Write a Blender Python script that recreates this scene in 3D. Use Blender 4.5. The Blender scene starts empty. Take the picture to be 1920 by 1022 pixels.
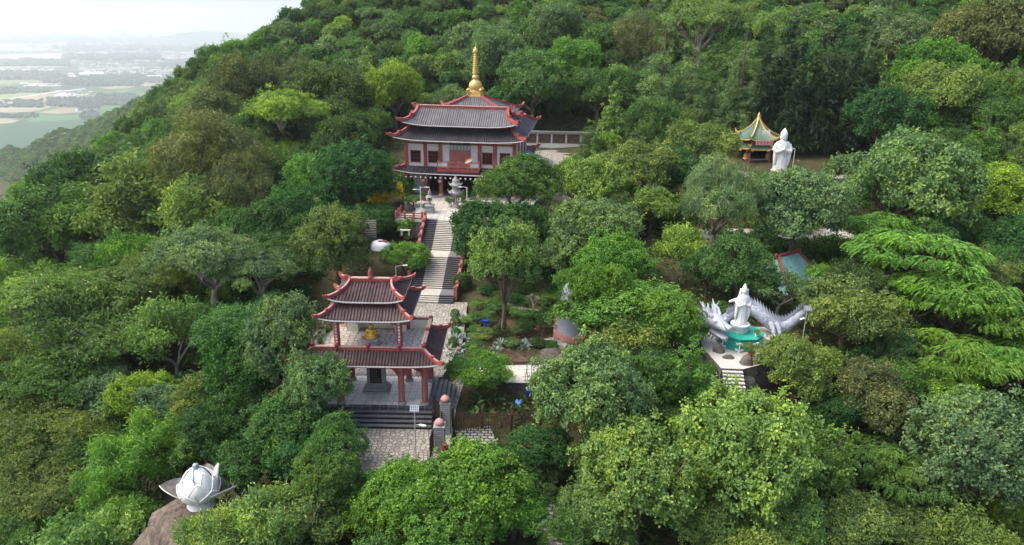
import bpy, math, random
import numpy as np
from mathutils import Matrix, Vector
D = bpy.data; SC = bpy.context.scene; COL = SC.collection
R = math.radians; PI = math.pi

# ---------------------------------------------------------------- camera, sky, sun, exposure
CAMZ = 33.6; FPX = 1330.0; PITCH = R(19.1); ROLL = R(1.0)
cam = D.objects.new('camera', D.cameras.new('camera')); COL.objects.link(cam)
cam.data.sensor_width = 36.0; cam.data.lens = 36.0*FPX/1920.0
cam.data.clip_start = 0.5; cam.data.clip_end = 120000.0
CM = Matrix.Rotation(R(90)-PITCH, 4, 'X') @ Matrix.Rotation(ROLL, 4, 'Z')
cam.matrix_world = Matrix.Translation((0, 0, CAMZ)) @ CM
SC.camera = cam
CR = np.array(CM.to_3x3())
SUN_EL = R(56); SUN_AZ = R(-92)           # azimuth clockwise from +y
w = D.worlds.new('World'); SC.world = w; w.use_nodes = True
nt = w.node_tree
sky = nt.nodes.new('ShaderNodeTexSky'); sky.sky_type = 'NISHITA'; sky.sun_disc = False
sky.sun_elevation = SUN_EL; sky.sun_rotation = SUN_AZ
sky.air_density = 1.0; sky.dust_density = 6.5; sky.ozone_density = 1.0; sky.altitude = 300
bg = nt.nodes['Background']; bg.inputs[1].default_value = 0.15
nt.links.new(sky.outputs[0], bg.inputs[0])
sun = D.objects.new('sun', D.lights.new('sun', 'SUN')); COL.objects.link(sun)
sun.data.energy = 1.05; sun.data.angle = R(50); sun.data.color = (1.0, 0.94, 0.83)
sd = Vector((math.sin(SUN_AZ)*math.cos(SUN_EL), math.cos(SUN_AZ)*math.cos(SUN_EL), math.sin(SUN_EL)))
sun.rotation_euler = sd.to_track_quat('Z', 'Y').to_euler()
vs = SC.view_settings
vs.view_transform = 'Standard'; vs.look = 'None'; vs.gamma = 1.0; vs.use_curve_mapping = False
vs.exposure = 1.24
SC.cycles.max_bounces = 6; SC.cycles.diffuse_bounces = 3; SC.cycles.volume_bounces = 1
SC.cycles.transmission_bounces = 3; SC.cycles.use_denoising = True

# ---------------------------------------------------------------- pixel helpers (full-size photo pixels)
def ray(px, py):
    d = CR @ np.array([(px-960)/FPX, -(py-511)/FPX, -1.0]); return d
def at(px, py, y):
    d = ray(px, py); s = y/d[1]; return Vector((d[0]*s, y, CAMZ+d[2]*s))
def atz(px, py, z):
    d = ray(px, py); s = (z-CAMZ)/d[2]; return Vector((d[0]*s, d[1]*s, z))
def proj(p):
    q = CR.T @ (np.array(p)-np.array([0, 0, CAMZ])); s = -q[2]
    return 960+FPX*q[0]/s, 511-FPX*q[1]/s, s

# ---------------------------------------------------------------- objects
def thing(name, label, cat, loc=(0, 0, 0), rz=0.0, group=None, scale=None):
    o = D.objects.new(name, None); COL.objects.link(o); o.empty_display_size = 0.1
    o.location = loc; o.rotation_euler = (0, 0, rz)
    if scale: o.scale = scale if hasattr(scale, '__len__') else (scale,)*3
    return tag(o, label, cat, group)
def tag(o, label, cat, group=None):
    o['label'] = label; o['category'] = cat
    if group: o['group'] = group
    return o
def copy_tree(o, parent=None):
    c = o.copy(); COL.objects.link(c)
    if parent is not None: c.parent = parent
    for ch in list(o.children): copy_tree(ch, c)
    return c

class MB:
    def __init__(s): s.v = []; s.f = []; s.m = []; s.s = []; s.mats = []
    def _mi(s, mat):
        if mat not in s.mats: s.mats.append(mat)
        return s.mats.index(mat)
    def add(s, vs, fs, mat, smooth=False):
        b = len(s.v); s.v += [tuple(p) for p in vs]; k = s._mi(mat)
        for f in fs: s.f.append([b+i for i in f]); s.m.append(k); s.s.append(smooth)
    def box(s, x0, x1, y0, y1, z0, z1, mat, bev=0.0):
        if x0 > x1: x0, x1 = x1, x0
        if y0 > y1: y0, y1 = y1, y0
        if bev:
            b = bev; r = []
            for z, q in ((z0, b), (z0+b, 0), (z1-b, 0), (z1, b)):
                X0, X1, Y0, Y1 = x0+q, x1-q, y0+q, y1-q
                r.append([(X0+b, Y0, z), (X1-b, Y0, z), (X1, Y0+b, z), (X1, Y1-b, z), (X1-b, Y1, z), (X0+b, Y1, z), (X0, Y1-b, z), (X0, Y0+b, z)])
            s.loft(r, mat); return
        s.add([(x0, y0, z0), (x1, y0, z0), (x1, y1, z0), (x0, y1, z0), (x0, y0, z1), (x1, y0, z1), (x1, y1, z1), (x0, y1, z1)],
              [(3, 2, 1, 0), (4, 5, 6, 7), (0, 1, 5, 4), (1, 2, 6, 5), (2, 3, 7, 6), (3, 0, 4, 7)], mat)
    def obox(s, c, size, rz, mat, rx=0.0):
        M = Matrix.Translation(c) @ Matrix.Rotation(rz, 4, 'Z') @ Matrix.Rotation(rx, 4, 'X')
        a, b, h = size[0]/2, size[1]/2, size[2]/2
        vs = [M @ Vector(p) for p in ((-a, -b, -h), (a, -b, -h), (a, b, -h), (-a, b, -h), (-a, -b, h), (a, -b, h), (a, b, h), (-a, b, h))]
        s.add(vs, [(3, 2, 1, 0), (4, 5, 6, 7), (0, 1, 5, 4), (1, 2, 6, 5), (2, 3, 7, 6), (3, 0, 4, 7)], mat)
    def loft(s, rings, mat, caps=True, smooth=False):
        n = len(rings[0]); vs = [p for r in rings for p in r]; fs = []
        for i in range(len(rings)-1):
            for j in range(n):
                k = (j+1) % n; fs.append((i*n+j, i*n+k, (i+1)*n+k, (i+1)*n+j))
        s.add(vs, fs, mat, smooth)
        if caps:
            s.add(rings[0], [tuple(range(n-1, -1, -1))], mat); s.add(rings[-1], [tuple(range(n))], mat)
    def lathe(s, prof, c, mat, n=16, smooth=True, sx=1.0, sy=1.0, a0=0.0, fold=0.0, kf=8):
        rings = []
        for r, z in prof:
            rings.append([(c[0]+sx*r*math.cos(a0+2*PI*j/n)*(1+fold*math.sin(kf*2*PI*j/n)), c[1]+sy*r*math.sin(a0+2*PI*j/n)*(1+fold*math.sin(kf*2*PI*j/n)), c[2]+z) for j in range(n)])
        s.loft(rings, mat, True, smooth)
    def tube(s, pts, rad, mat, n=8, smooth=True, caps=True):
        pts = [Vector(p) for p in pts]; rings = []; up = Vector((0, 0, 1)); prev = None
        for i, p in enumerate(pts):
            t = (pts[min(i+1, len(pts)-1)]-pts[max(i-1, 0)]).normalized()
            a = t.cross(up) if prev is None else prev - t*prev.dot(t)
            if a.length < 1e-3: a = t.cross(Vector((1, 0, 0)))
            a.normalize(); b = t.cross(a).normalized(); prev = a
            r = rad[i] if hasattr(rad, '__len__') else rad
            rings.append([p+a*(r*math.cos(2*PI*j/n))+b*(r*math.sin(2*PI*j/n)) for j in range(n)])
        s.loft(rings, mat, caps, smooth)
    def beam(s, pts, wd, ht, mat):
        """upright rectangular section swept along a path, bottom on the path"""
        pts = [Vector(p) for p in pts]; rings = []
        for i, p in enumerate(pts):
            t = pts[min(i+1, len(pts)-1)]-pts[max(i-1, 0)]; t.z = 0
            if t.length < 1e-4: t = Vector((1, 0, 0))
            t.normalize(); a = Vector((t.y, -t.x, 0))*(wd/2)
            h = ht[i] if hasattr(ht, '__len__') else ht
            rings.append([p-a, p+a, p+a*0.8+Vector((0, 0, h)), p-a*0.8+Vector((0, 0, h))])
        s.loft(rings, mat)
    def prism(s, poly, z0, z1, mat, top=None):
        n = len(poly); vs = [(x, y, z0) for x, y in poly]+[(x, y, z1) for x, y in poly]
        s.add(vs, [(i, (i+1) % n, n+(i+1) % n, n+i) for i in range(n)]+[tuple(range(n-1, -1, -1))], mat)
        s.add([(x, y, z1) for x, y in poly], [tuple(range(n))], top or mat)
    def grid(s, P, mat, smooth=True):
        a, b = len(P), len(P[0]); vs = [p for r in P for p in r]
        s.add(vs, [(i*b+j, i*b+j+1, (i+1)*b+j+1, (i+1)*b+j) for i in range(a-1) for j in range(b-1)], mat, smooth)
    def build(s, name, parent=None, loc=None):
        me = D.meshes.new(name); me.from_pydata([tuple(p) for p in s.v], [], s.f)
        for m in s.mats: me.materials.append(m)
        me.polygons.foreach_set('material_index', s.m); me.polygons.foreach_set('use_smooth', s.s)
        me.update()
        o = D.objects.new(name, me); COL.objects.link(o)
        if parent is not None: o.parent = parent
        if loc is not None: o.location = loc
        return o
def structure(name, mb):
    o = mb.build(name); o['kind'] = 'structure'; return o

# ---------------------------------------------------------------- materials
class NT:
    def __init__(s, name):
        s.m = D.materials.new(name); s.m.use_nodes = True; s.t = s.m.node_tree; s.b = s.t.nodes['Principled BSDF']
    def n(s, typ, **kw):
        x = s.t.nodes.new(typ)
        for k, v in kw.items(): setattr(x, k, v)
        return x
    def l(s, a, b): s.t.links.new(a, b)
    def ramp(s, fac, stops):
        r = s.n('ShaderNodeValToRGB'); e = r.color_ramp.elements
        while len(e) < len(stops): e.new(0.5)
        for q, (p, c) in zip(e, stops): q.position = p; q.color = (*c, 1) if len(c) == 3 else c
        s.l(fac, r.inputs[0]); return r.outputs[0]
    def mix(s, fac, a, b, mode='MIX'):
        x = s.n('ShaderNodeMix', data_type='RGBA', blend_type=mode)
        for i, v in ((0, fac), (6, a), (7, b)):
            if hasattr(v, 'links'): s.l(v, x.inputs[i])
            else: x.inputs[i].default_value = v if i == 0 else (*v[:3], 1)
        return x.outputs[2]
    def coord(s, scale=1.0, kind='Object', rz=0.0):
        c = s.n('ShaderNodeTexCoord'); m = s.n('ShaderNodeMapping'); s.l(c.outputs[kind], m.inputs[0])
        m.inputs['Scale'].default_value = scale if hasattr(scale, '__len__') else (scale,)*3
        m.inputs['Rotation'].default_value = (0, 0, rz); return m.outputs[0]
    def noise(s, vec, scale, detail=5, rough=0.6):
        x = s.n('ShaderNodeTexNoise'); s.l(vec, x.inputs['Vector']); x.inputs['Scale'].default_value = scale
        x.inputs['Detail'].default_value = detail; x.inputs['Roughness'].default_value = rough; return x.outputs[0]
    def bump(s, h, strength=0.4, dist=0.05):
        x = s.n('ShaderNodeBump'); x.inputs['Strength'].default_value = strength; x.inputs['Distance'].default_value = dist
        s.l(h, x.inputs['Height']); s.l(x.outputs[0], s.b.inputs['Normal'])
    def out(s, col, rough=0.7, spec=0.3, metal=0.0):
        if hasattr(col, 'links'): s.l(col, s.b.inputs['Base Color'])
        else: s.b.inputs['Base Color'].default_value = (*col[:3], 1)
        s.b.inputs['Roughness'].default_value = rough; s.b.inputs['Specular IOR Level'].default_value = spec
        s.b.inputs['Metallic'].default_value = metal; return s.m
def k(c, f): return tuple(min(1, x*f) for x in c)
def pm(name, c, rough=0.7, var=0.25, scale=3.0, bump=0.0, spec=0.3, metal=0.0, stain=None, stain_amt=0.5):
    t = NT(name); v = t.coord(1.0)
    n1 = t.noise(v, scale, 6, 0.65); col = t.ramp(n1, [(0.3, k(c, 1-var)), (0.7, k(c, 1+var*0.7))])
    if stain:
        n2 = t.noise(v, scale*0.35, 8, 0.75); f = t.ramp(n2, [(0.52, (0, 0, 0)), (0.72, (stain_amt,)*3)])
        col = t.mix(f, col, stain)
    if bump: t.bump(t.noise(v, scale*4, 5), bump, 0.04)
    return t.out(col, rough, spec, metal)
def tiles(name, c1, c2, grout, w_, h_, mortar=0.02, offset=0.0, rough=0.6, rz=0.0, kind='Object', bump=0.3, spec=0.3, plane='XY'):
    t = NT(name); v = t.coord(1.0, kind, rz)
    if plane == 'XZ':
        sp = t.n('ShaderNodeSeparateXYZ'); cb = t.n('ShaderNodeCombineXYZ'); ad = t.n('ShaderNodeMath', operation='ADD')
        t.l(v, sp.inputs[0]); t.l(sp.outputs[0], ad.inputs[0]); t.l(sp.outputs[1], ad.inputs[1])
        t.l(ad.outputs[0], cb.inputs[0]); t.l(sp.outputs[2], cb.inputs[1]); v = cb.outputs[0]
    b = t.n('ShaderNodeTexBrick'); t.l(v, b.inputs[0]); b.offset = offset; b.squash = 1.0
    b.inputs['Color1'].default_value = (*c1, 1); b.inputs['Color2'].default_value = (*c2, 1); b.inputs['Mortar'].default_value = (*grout, 1)
    b.inputs['Scale'].default_value = 1.0; b.inputs['Mortar Size'].default_value = mortar; b.inputs['Brick Width'].default_value = w_; b.inputs['Row Height'].default_value = h_
    b.inputs['Mortar Smooth'].default_value = 0.2
    n2 = t.noise(t.coord(1.0), 0.9, 8, 0.7); f = t.ramp(n2, [(0.35, (0.72,)*3), (0.7, (1.1,)*3)])
    col = t.mix(1.0, b.outputs[0], f, 'MULTIPLY')
    inv = t.n('ShaderNodeMath', operation='SUBTRACT'); inv.inputs[0].default_value = 1.0; t.l(b.outputs[1], inv.inputs[1])
    t.bump(inv.outputs[0], bump, 0.03)
    return t.out(col, rough, spec)
def cobble(name, c1, c2, gap, scale, rough=0.8, edge=(0.03, 0.1)):
    t = NT(name); v = t.coord((1, 1, 1)); nz = t.n('ShaderNodeTexNoise'); t.l(v, nz.inputs[0]); nz.inputs['Scale'].default_value = 1.2
    vv = t.mix(0.06, v, nz.outputs[1])
    a = t.n('ShaderNodeTexVoronoi', feature='DISTANCE_TO_EDGE'); b = t.n('ShaderNodeTexVoronoi')
    for x in (a, b): t.l(vv, x.inputs['Vector']); x.inputs['Scale'].default_value = scale; x.inputs['Randomness'].default_value = 0.75; x.voronoi_dimensions = '2D'
    sp = t.n('ShaderNodeSeparateColor'); t.l(b.outputs['Color'], sp.inputs[0])
    col = t.ramp(sp.outputs[0], [(0.1, c1), (0.9, c2)])
    n2 = t.noise(v, 2.0, 8, 0.75); f = t.ramp(n2, [(0.3, (0.65,)*3), (0.7, (1.15,)*3)]); col = t.mix(1.0, col, f, 'MULTIPLY')
    e = t.ramp(a.outputs[0], [(edge[0], (0, 0, 0)), (edge[1], (1, 1, 1))]); col = t.mix(e, gap, col)
    t.bump(e, 0.6, 0.06); return t.out(col, rough, 0.25)

M = {}
M['red'] = pm('red_paint', (0.30, 0.062, 0.055), 0.5, 0.22, 1.4, stain=(0.36, 0.20, 0.17), stain_amt=0.5)
M['red_dull'] = pm('faded_red_paint', (0.34, 0.115, 0.10), 0.65, 0.2, 1.2, stain=(0.30, 0.2, 0.17), stain_amt=0.6)
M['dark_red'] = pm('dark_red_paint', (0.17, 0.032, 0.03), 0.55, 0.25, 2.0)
M['pink_cap'] = pm('weathered_ridge_cap', (0.45, 0.27, 0.24), 0.75, 0.2, 3.0, stain=(0.2, 0.16, 0.14))
M['white_wall'] = pm('white_plaster', (0.62, 0.60, 0.57), 0.85, 0.08, 0.7, stain=(0.42, 0.40, 0.37), stain_amt=0.35)
M['cream_wall'] = pm('cream_plaster', (0.70, 0.66, 0.54), 0.85, 0.08, 0.8, stain=(0.42, 0.38, 0.3), stain_amt=0.4)
M['eave_white'] = pm('white_eave_tiles', (0.72, 0.71, 0.70), 0.6, 0.15, 4.0, stain=(0.35, 0.32, 0.3))
M['roof_plum'] = pm('plum_glazed_tiles', (0.050, 0.023, 0.024), 0.45, 0.5, 1.6, spec=0.35, stain=(0.10, 0.07, 0.06), stain_amt=0.5)
M['roof_grey'] = pm('grey_roof_tiles', (0.115, 0.11, 0.118), 0.5, 0.3, 0.9, spec=0.4, stain=(0.17, 0.155, 0.15), stain_amt=0.5)
M['roof_black'] = pm('dark_roof_tiles', (0.040, 0.036, 0.042), 0.42, 0.4, 0.9, spec=0.45, stain=(0.09, 0.08, 0.08), stain_amt=0.5)
M['sheet_grey'] = pm('grey_sheet_roof', (0.20, 0.20, 0.22), 0.5, 0.12, 0.8)
M['gold'] = pm('gold_paint', (0.62, 0.42, 0.13), 0.38, 0.15, 4.0, spec=0.5, metal=0.25)
M['gold_leaf'] = pm('shiny_gold', (0.70, 0.42, 0.05), 0.28, 0.25, 6.0, spec=0.6, metal=0.55)
M['stone_grey'] = pm('grey_stone', (0.30, 0.295, 0.28), 0.8, 0.2, 3.0, 0.3, stain=(0.16, 0.15, 0.13))
M['stone_dark'] = pm('dark_stone', (0.085, 0.085, 0.088), 0.6, 0.3, 2.0, 0.2)
M['statue_white'] = pm('white_statue_paint', (0.68, 0.68, 0.67), 0.6, 0.06, 2.0, stain=(0.55, 0.55, 0.53), stain_amt=0.4)
M['statue_grey'] = pm('grey_statue_paint', (0.36, 0.39, 0.44), 0.65, 0.18, 5.0, 0.3, stain=(0.3, 0.31, 0.33))
M['petal_white'] = pm('weathered_white_petal', (0.80, 0.80, 0.76), 0.7, 0.08, 2.5, 0.25, stain=(0.50, 0.51, 0.45), stain_amt=0.35)
M['petal_inside'] = pm('dark_petal_inside', (0.16, 0.15, 0.14), 0.8, 0.5, 2.5)  # inner petal faces coloured dark grey, unevenly toned
M['jade'] = pm('jade_paint', (0.02, 0.33, 0.24), 0.45, 0.18, 0.8, stain=(0.05, 0.22, 0.17))
M['concrete'] = pm('pale_concrete', (0.50, 0.48, 0.44), 0.85, 0.15, 1.0, stain=(0.25, 0.24, 0.21))
M['grey_brick'] = tiles('grey_brick', (0.36, 0.355, 0.34), (0.29, 0.285, 0.27), (0.12, 0.115, 0.11), 0.42, 0.2, 0.018, 0.5, plane='XZ')
M['tile_cream'] = tiles('cream_floor_tiles', (0.80, 0.755, 0.66), (0.72, 0.68, 0.58), (0.35, 0.32, 0.28), 0.62, 0.62, 0.02, 0.0, 0.45)
M['tile_plaza'] = tiles('plaza_floor_tiles', (0.56, 0.54, 0.48), (0.47, 0.45, 0.39), (0.24, 0.22, 0.19), 0.9, 0.9, 0.03, 0.0, 0.55)
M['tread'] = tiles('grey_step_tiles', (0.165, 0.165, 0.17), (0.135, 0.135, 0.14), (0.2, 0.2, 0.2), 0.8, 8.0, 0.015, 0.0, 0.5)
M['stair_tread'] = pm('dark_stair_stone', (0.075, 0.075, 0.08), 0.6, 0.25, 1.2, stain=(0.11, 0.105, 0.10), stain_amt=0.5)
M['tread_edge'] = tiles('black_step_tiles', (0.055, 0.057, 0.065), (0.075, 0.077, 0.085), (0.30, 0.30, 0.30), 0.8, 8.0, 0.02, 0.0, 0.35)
M['riser'] = pm('dark_riser', (0.022, 0.023, 0.028), 0.5, 0.3, 1.0)  # shade of the step fronts put into this near-black colour
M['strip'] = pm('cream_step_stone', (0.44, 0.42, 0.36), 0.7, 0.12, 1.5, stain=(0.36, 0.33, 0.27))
M['strip_riser'] = pm('cream_riser', (0.24, 0.225, 0.19), 0.75, 0.2, 1.5)  # darker copy of the cream strip, with the step-front shade painted in
M['cobble'] = cobble('cobblestone', (0.27, 0.25, 0.22), (0.42, 0.39, 0.34), (0.075, 0.07, 0.055), 2.6)
M['slab_path'] = tiles('stone_slab_path', (0.36, 0.345, 0.31), (0.22, 0.21, 0.18), (0.03, 0.032, 0.024), 0.62, 0.42, 0.07, 0.5, 0.8)
M['crazy'] = cobble('crazy_paving', (0.30, 0.285, 0.22), (0.40, 0.37, 0.29), (0.07, 0.068, 0.05), 1.5)
M['iron'] = pm('brown_iron', (0.045, 0.024, 0.022), 0.55, 0.3, 2.0)
M['wood'] = pm('weathered_wood', (0.11, 0.065, 0.042), 0.85, 0.4, 2.0, 0.2)
M['bamboo'] = pm('dry_bamboo', (0.34, 0.30, 0.24), 0.8, 0.3, 3.0)
M['steel'] = pm('galvanised_steel', (0.42, 0.43, 0.44), 0.45, 0.1, 3.0, metal=0.4)
M['white_paint'] = pm('white_metal_paint', (0.75, 0.75, 0.74), 0.5, 0.08, 3.0)
M['solar'] = tiles('solar_cells', (0.10, 0.12, 0.17), (0.09, 0.11, 0.16), (0.45, 0.47, 0.5), 0.16, 0.16, 0.012, 0.0, 0.2)
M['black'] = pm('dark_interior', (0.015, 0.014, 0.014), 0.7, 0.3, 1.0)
M['glass'] = pm('dark_window_glass', (0.025, 0.018, 0.018), 0.12, 0.3, 1.0, spec=0.6)
M['pink'] = pm('faded_pink_paint', (0.55, 0.26, 0.24), 0.7, 0.2, 4.0, stain=(0.4, 0.3, 0.27))
M['lantern_white'] = pm('white_lantern_paper', (0.74, 0.68, 0.60), 0.8, 0.1, 5.0)
M['rock'] = pm('dark_boulder', (0.12, 0.105, 0.095), 0.9, 0.5, 0.9, 0.8, stain=(0.26, 0.22, 0.18), stain_amt=0.6)
t_ = NT('tan_boulder'); v_ = t_.coord((1.6, 1.6, 0.22)); n_ = t_.noise(v_, 1.0, 8, 0.7); n2_ = t_.noise(t_.coord(1.0), 0.5, 6, 0.7)
c_ = t_.mix(t_.ramp(n2_, [(0.45, (0, 0, 0)), (0.65, (0.8, 0.8, 0.8))]), t_.ramp(n_, [(0.32, (0.05, 0.042, 0.036)), (0.5, (0.16, 0.125, 0.10)), (0.68, (0.27, 0.22, 0.18))]), (0.075, 0.062, 0.052)); t_.bump(t_.noise(t_.coord((1, 1, 0.5)), 2.2, 8, 0.7), 0.9, 0.25); M['rock_tan'] = t_.out(c_, 0.92, 0.2)
M['blue'] = pm('blue_plastic', (0.015, 0.05, 0.42), 0.4, 0.15, 3.0)
M['blue_tarp'] = pm('blue_tarpaulin', (0.10, 0.24, 0.62), 0.5, 0.25, 4.0)
M['teal_roof'] = pm('teal_glazed_tiles', (0.17, 0.36, 0.35), 0.4, 0.3, 1.2, stain=(0.35, 0.42, 0.42), stain_amt=0.6)
M['green_roof'] = pm('green_glazed_tiles', (0.06, 0.13, 0.085), 0.4, 0.3, 1.2, spec=0.5, stain=(0.12, 0.16, 0.11))
M['terracotta'] = pm('terracotta', (0.30, 0.10, 0.06), 0.8, 0.2, 3.0)
M['soil'] = pm('leaf_litter', (0.105, 0.068, 0.047), 0.95, 0.5, 1.4, 0.6, stain=(0.06, 0.07, 0.03), stain_amt=0.7)
M['mural'] = pm('brown_relief', (0.10, 0.065, 0.045), 0.8, 0.8, 3.0, 0.5, stain=(0.28, 0.2, 0.12), stain_amt=0.6)
M['bark'] = pm('brown_bark', (0.13, 0.10, 0.075), 0.95, 0.4, 2.5, 0.6)
M['bark_pale'] = pm('pale_bark', (0.30, 0.265, 0.22), 0.95, 0.3, 2.5, 0.6)
M['hexfloor'] = cobble('patterned_terrace_tiles', (0.56, 0.52, 0.44), (0.62, 0.58, 0.5), (0.25, 0.22, 0.18), 2.0)
M['rust'] = pm('rust_red_metal', (0.17, 0.05, 0.035), 0.8, 0.4, 2.0)
M['plaque'] = pm('dark_green_plaque', (0.035, 0.055, 0.045), 0.4, 0.2, 2.0)
M['glyph'] = pm('dull_gold_lettering', (0.30, 0.26, 0.17), 0.5, 0.2, 2.0)
M['flag_orange'] = pm('orange_cloth', (0.75, 0.30, 0.03), 0.8, 0.1, 3.0)
M['flag_red'] = pm('red_cloth', (0.55, 0.05, 0.04), 0.8, 0.1, 3.0)

def leaf_mat(name, use_attr=False, trans=0.32, rough=0.5):
    t = NT(name)
    if use_attr:
        a = t.n('ShaderNodeAttribute', attribute_name='crown_colour'); base = a.outputs['Color']
    else:
        a = t.n('ShaderNodeObjectInfo'); base = a.outputs['Color']
    g = t.n('ShaderNodeNewGeometry'); at_ = t.n('ShaderNodeAttribute', attribute_name='clump')
    leaf = t.ramp(g.outputs['Random Per Island'], [(0.0, (0.62, 0.68, 0.65)), (0.55, (1.0, 1.0, 1.0)), (0.9, (1.35, 1.25, 1.1)), (1.0, (1.9, 1.55, 1.2))])
    col = t.mix(1.0, base, leaf, 'MULTIPLY')
    cl = t.ramp(at_.outputs['Fac'], [(0.0, (0.58, 0.68, 0.7)), (0.5, (1.0, 1.0, 1.0)), (1.0, (1.55, 1.35, 0.95))])
    col = t.mix(1.0, col, cl, 'MULTIPLY')
    t.out(col, rough, 0.22)
    tr = t.n('ShaderNodeBsdfTranslucent'); t.l(t.mix(1.0, col, (1.2, 1.35, 0.6), 'MULTIPLY'), tr.inputs[0])
    mx = t.n('ShaderNodeMixShader'); mx.inputs[0].default_value = trans
    t.l(t.b.outputs[0], mx.inputs[1]); t.l(tr.outputs[0], mx.inputs[2])
    t.l(mx.outputs[0], t.t.nodes['Material Output'].inputs[0]); return t.m
M['leaf'] = leaf_mat('leaves'); M['leaf_mass'] = leaf_mat('distant_leaves', True)

# ---------------------------------------------------------------- terrain
CP = [(-12.6, 58, -0.4), (-12.6, 52, -0.8), (-12, 68, 0.0), (-10, 80, 0.6), (-9, 92, 3.2), (-8, 104, 6.6), (-8, 118, 7.0), (-7, 135, 8.2), (10, 125, 7.6), (10, 140, 8.8), (10, 158, 9.5),
      (-4, 70, 0.2), (3, 70, -0.4), (6, 62, -1.2), (5, 80, 1.5), (0, 92, 3.5), (5, 104, 5.5), (23, 68, 2.6), (23, 60, 0.2), (22, 52, -4.5), (30, 75, 3.5), (36, 84, 4.5), (45, 97, 5.0), (36, 105, 7), (42, 119, 9.2), (52, 125, 9.8), (62, 122, 9.6),
      (-25, 43, -9.5), (-48, 77, -9.0), (-45, 56, -16), (-33, 62, -9), (-27, 75, -4), (-22, 90, 1.0), (-26, 105, 3), (-24, 125, 6), (-40, 120, 2), (-50, 105, -3), (-60, 130, 2),
      (-111, 150, -13), (-102, 158, -9.5), (-93, 165, -6), (-84, 175, -1), (-77, 190, 6), (-70, 213, 23), (-57, 225, 33), (-80, 120, -8), (-70, 90, -14), (-60, 60, -20),
      (-30, 150, 10), (-20, 175, 17), (0, 175, 18), (0, 215, 33), (30, 160, 15), (35, 190, 25), (60, 150, 16), (84, 165, 23), (84, 210, 38), (120, 180, 32), (84, 112, 7.5), (70, 90, 3), (60, 70, -2), (48, 56, -8),
      (37, 46, -11), (20, 40, -9), (0, 40, -8), (-12, 44, -3.5), (-5, 48, -2.0), (4, 52, -2.0), (0, 20, -16), (0, 0, -22), (-40, 20, -24), (40, 15, -20), (110, 110, 9), (90, 60, -5)]
_c = np.array(CP, float); _n = len(_c)
def _phi(r2): return 0.5*r2*np.log(np.maximum(r2, 1e-9))
_A = _phi(((_c[:, None, :2]-_c[None, :, :2])**2).sum(-1)) + np.eye(_n)*40
_P = np.c_[np.ones(_n), _c[:, :2]]
_W = np.linalg.solve(np.block([[_A, _P], [_P.T, np.zeros((3, 3))]]), np.r_[_c[:, 2], np.zeros(3)])
EDGE = np.array([(-150, 60), (-122, 130), (-111, 150), (-93, 166), (-84, 176), (-77, 191), (-70, 214), (-57, 226), (-30, 255), (200, 420)], float)
def _base(x, y):
    xc = np.clip(x, -130, 130); yc = np.clip(y, -10, 225)
    r2 = (xc[:, None]-_c[None, :, 0])**2+(yc[:, None]-_c[None, :, 1])**2
    z = _phi(r2) @ _W[:_n] + _W[_n] + _W[_n+1]*xc + _W[_n+2]*yc
    return z + np.where(y > 225, (y-225)*0.42, 0) + np.where(x > 130, (x-130)*0.25, 0) + np.where(y < -10, (y+10)*0.3, 0)
def terr(x, y):
    x = np.atleast_1d(np.asarray(x, float)); y = np.atleast_1d(np.asarray(y, float))
    # beyond the left shoulder the mountain falls away to the plain
    d = np.full(x.shape, -1e9); nx = x.copy(); ny = y.copy()
    for (ax, ay), (bx, by) in zip(EDGE[:-1], EDGE[1:]):
        tx, ty = bx-ax, by-ay; L = math.hypot(tx, ty); s = ((x-ax)*tx+(y-ay)*ty)/L/L
        s = np.clip(s, 0, 1); px_, py_ = ax+s*tx, ay+s*ty; dd = np.hypot(x-px_, y-py_); side = (x-ax)*(-ty)+(y-ay)*tx
        cl = np.abs(d) > dd; d = np.where(cl, np.where(side > 0, dd, -dd), d); nx = np.where(cl, px_, nx); ny = np.where(cl, py_, ny)
    o = d > 0; z = _base(np.where(o, nx, x), np.where(o, ny, y))
    dp = np.maximum(d+2, 0)
    return z - np.where(dp < 30, 0.6*dp*dp/60, 0.6*(dp-15))
def tz(x, y): return float(terr(x, y)[0])
ZP = -380.0

def np_mesh(name, V, F, mats, smooth=True, attrs=None, kind=None):
    me = D.meshes.new(name); n = F.shape[1]
    me.vertices.add(len(V)); me.vertices.foreach_set('co', np.ascontiguousarray(V, np.float32).ravel())
    me.loops.add(F.size); me.loops.foreach_set('vertex_index', np.ascontiguousarray(F, np.int32).ravel())
    me.polygons.add(len(F)); me.polygons.foreach_set('loop_start', np.arange(0, F.size, n, dtype=np.int32)); me.polygons.foreach_set('loop_total', np.full(len(F), n, np.int32))
    for m in mats: me.materials.append(m)
    me.polygons.foreach_set('use_smooth', np.full(len(F), smooth)); me.update(calc_edges=True)
    for nm, (ty, arr) in (attrs or {}).items():
        a = me.attributes.new(nm, ty, 'POINT'); a.data.foreach_set('value' if ty == 'FLOAT' else 'color', np.ascontiguousarray(arr, np.float32).ravel())
    return me
def np_obj(name, me, kind=None):
    o = D.objects.new(name, me); COL.objects.link(o)
    if kind: o['kind'] = kind
    return o
def gridmesh(name, xs, ys, fz, mat, kind='structure'):
    X, Y = np.meshgrid(xs, ys); Z = fz(X.ravel(), Y.ravel()); V = np.c_[X.ravel(), Y.ravel(), Z]
    a, b = len(ys), len(xs); i = (np.arange(a-1)[:, None]*b+np.arange(b-1)[None, :]).ravel()
    return np_obj(name, np_mesh(name, V, np.c_[i, i+1, i+b+1, i+b], [mat]), kind)
rng = np.random.default_rng(5)
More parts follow.
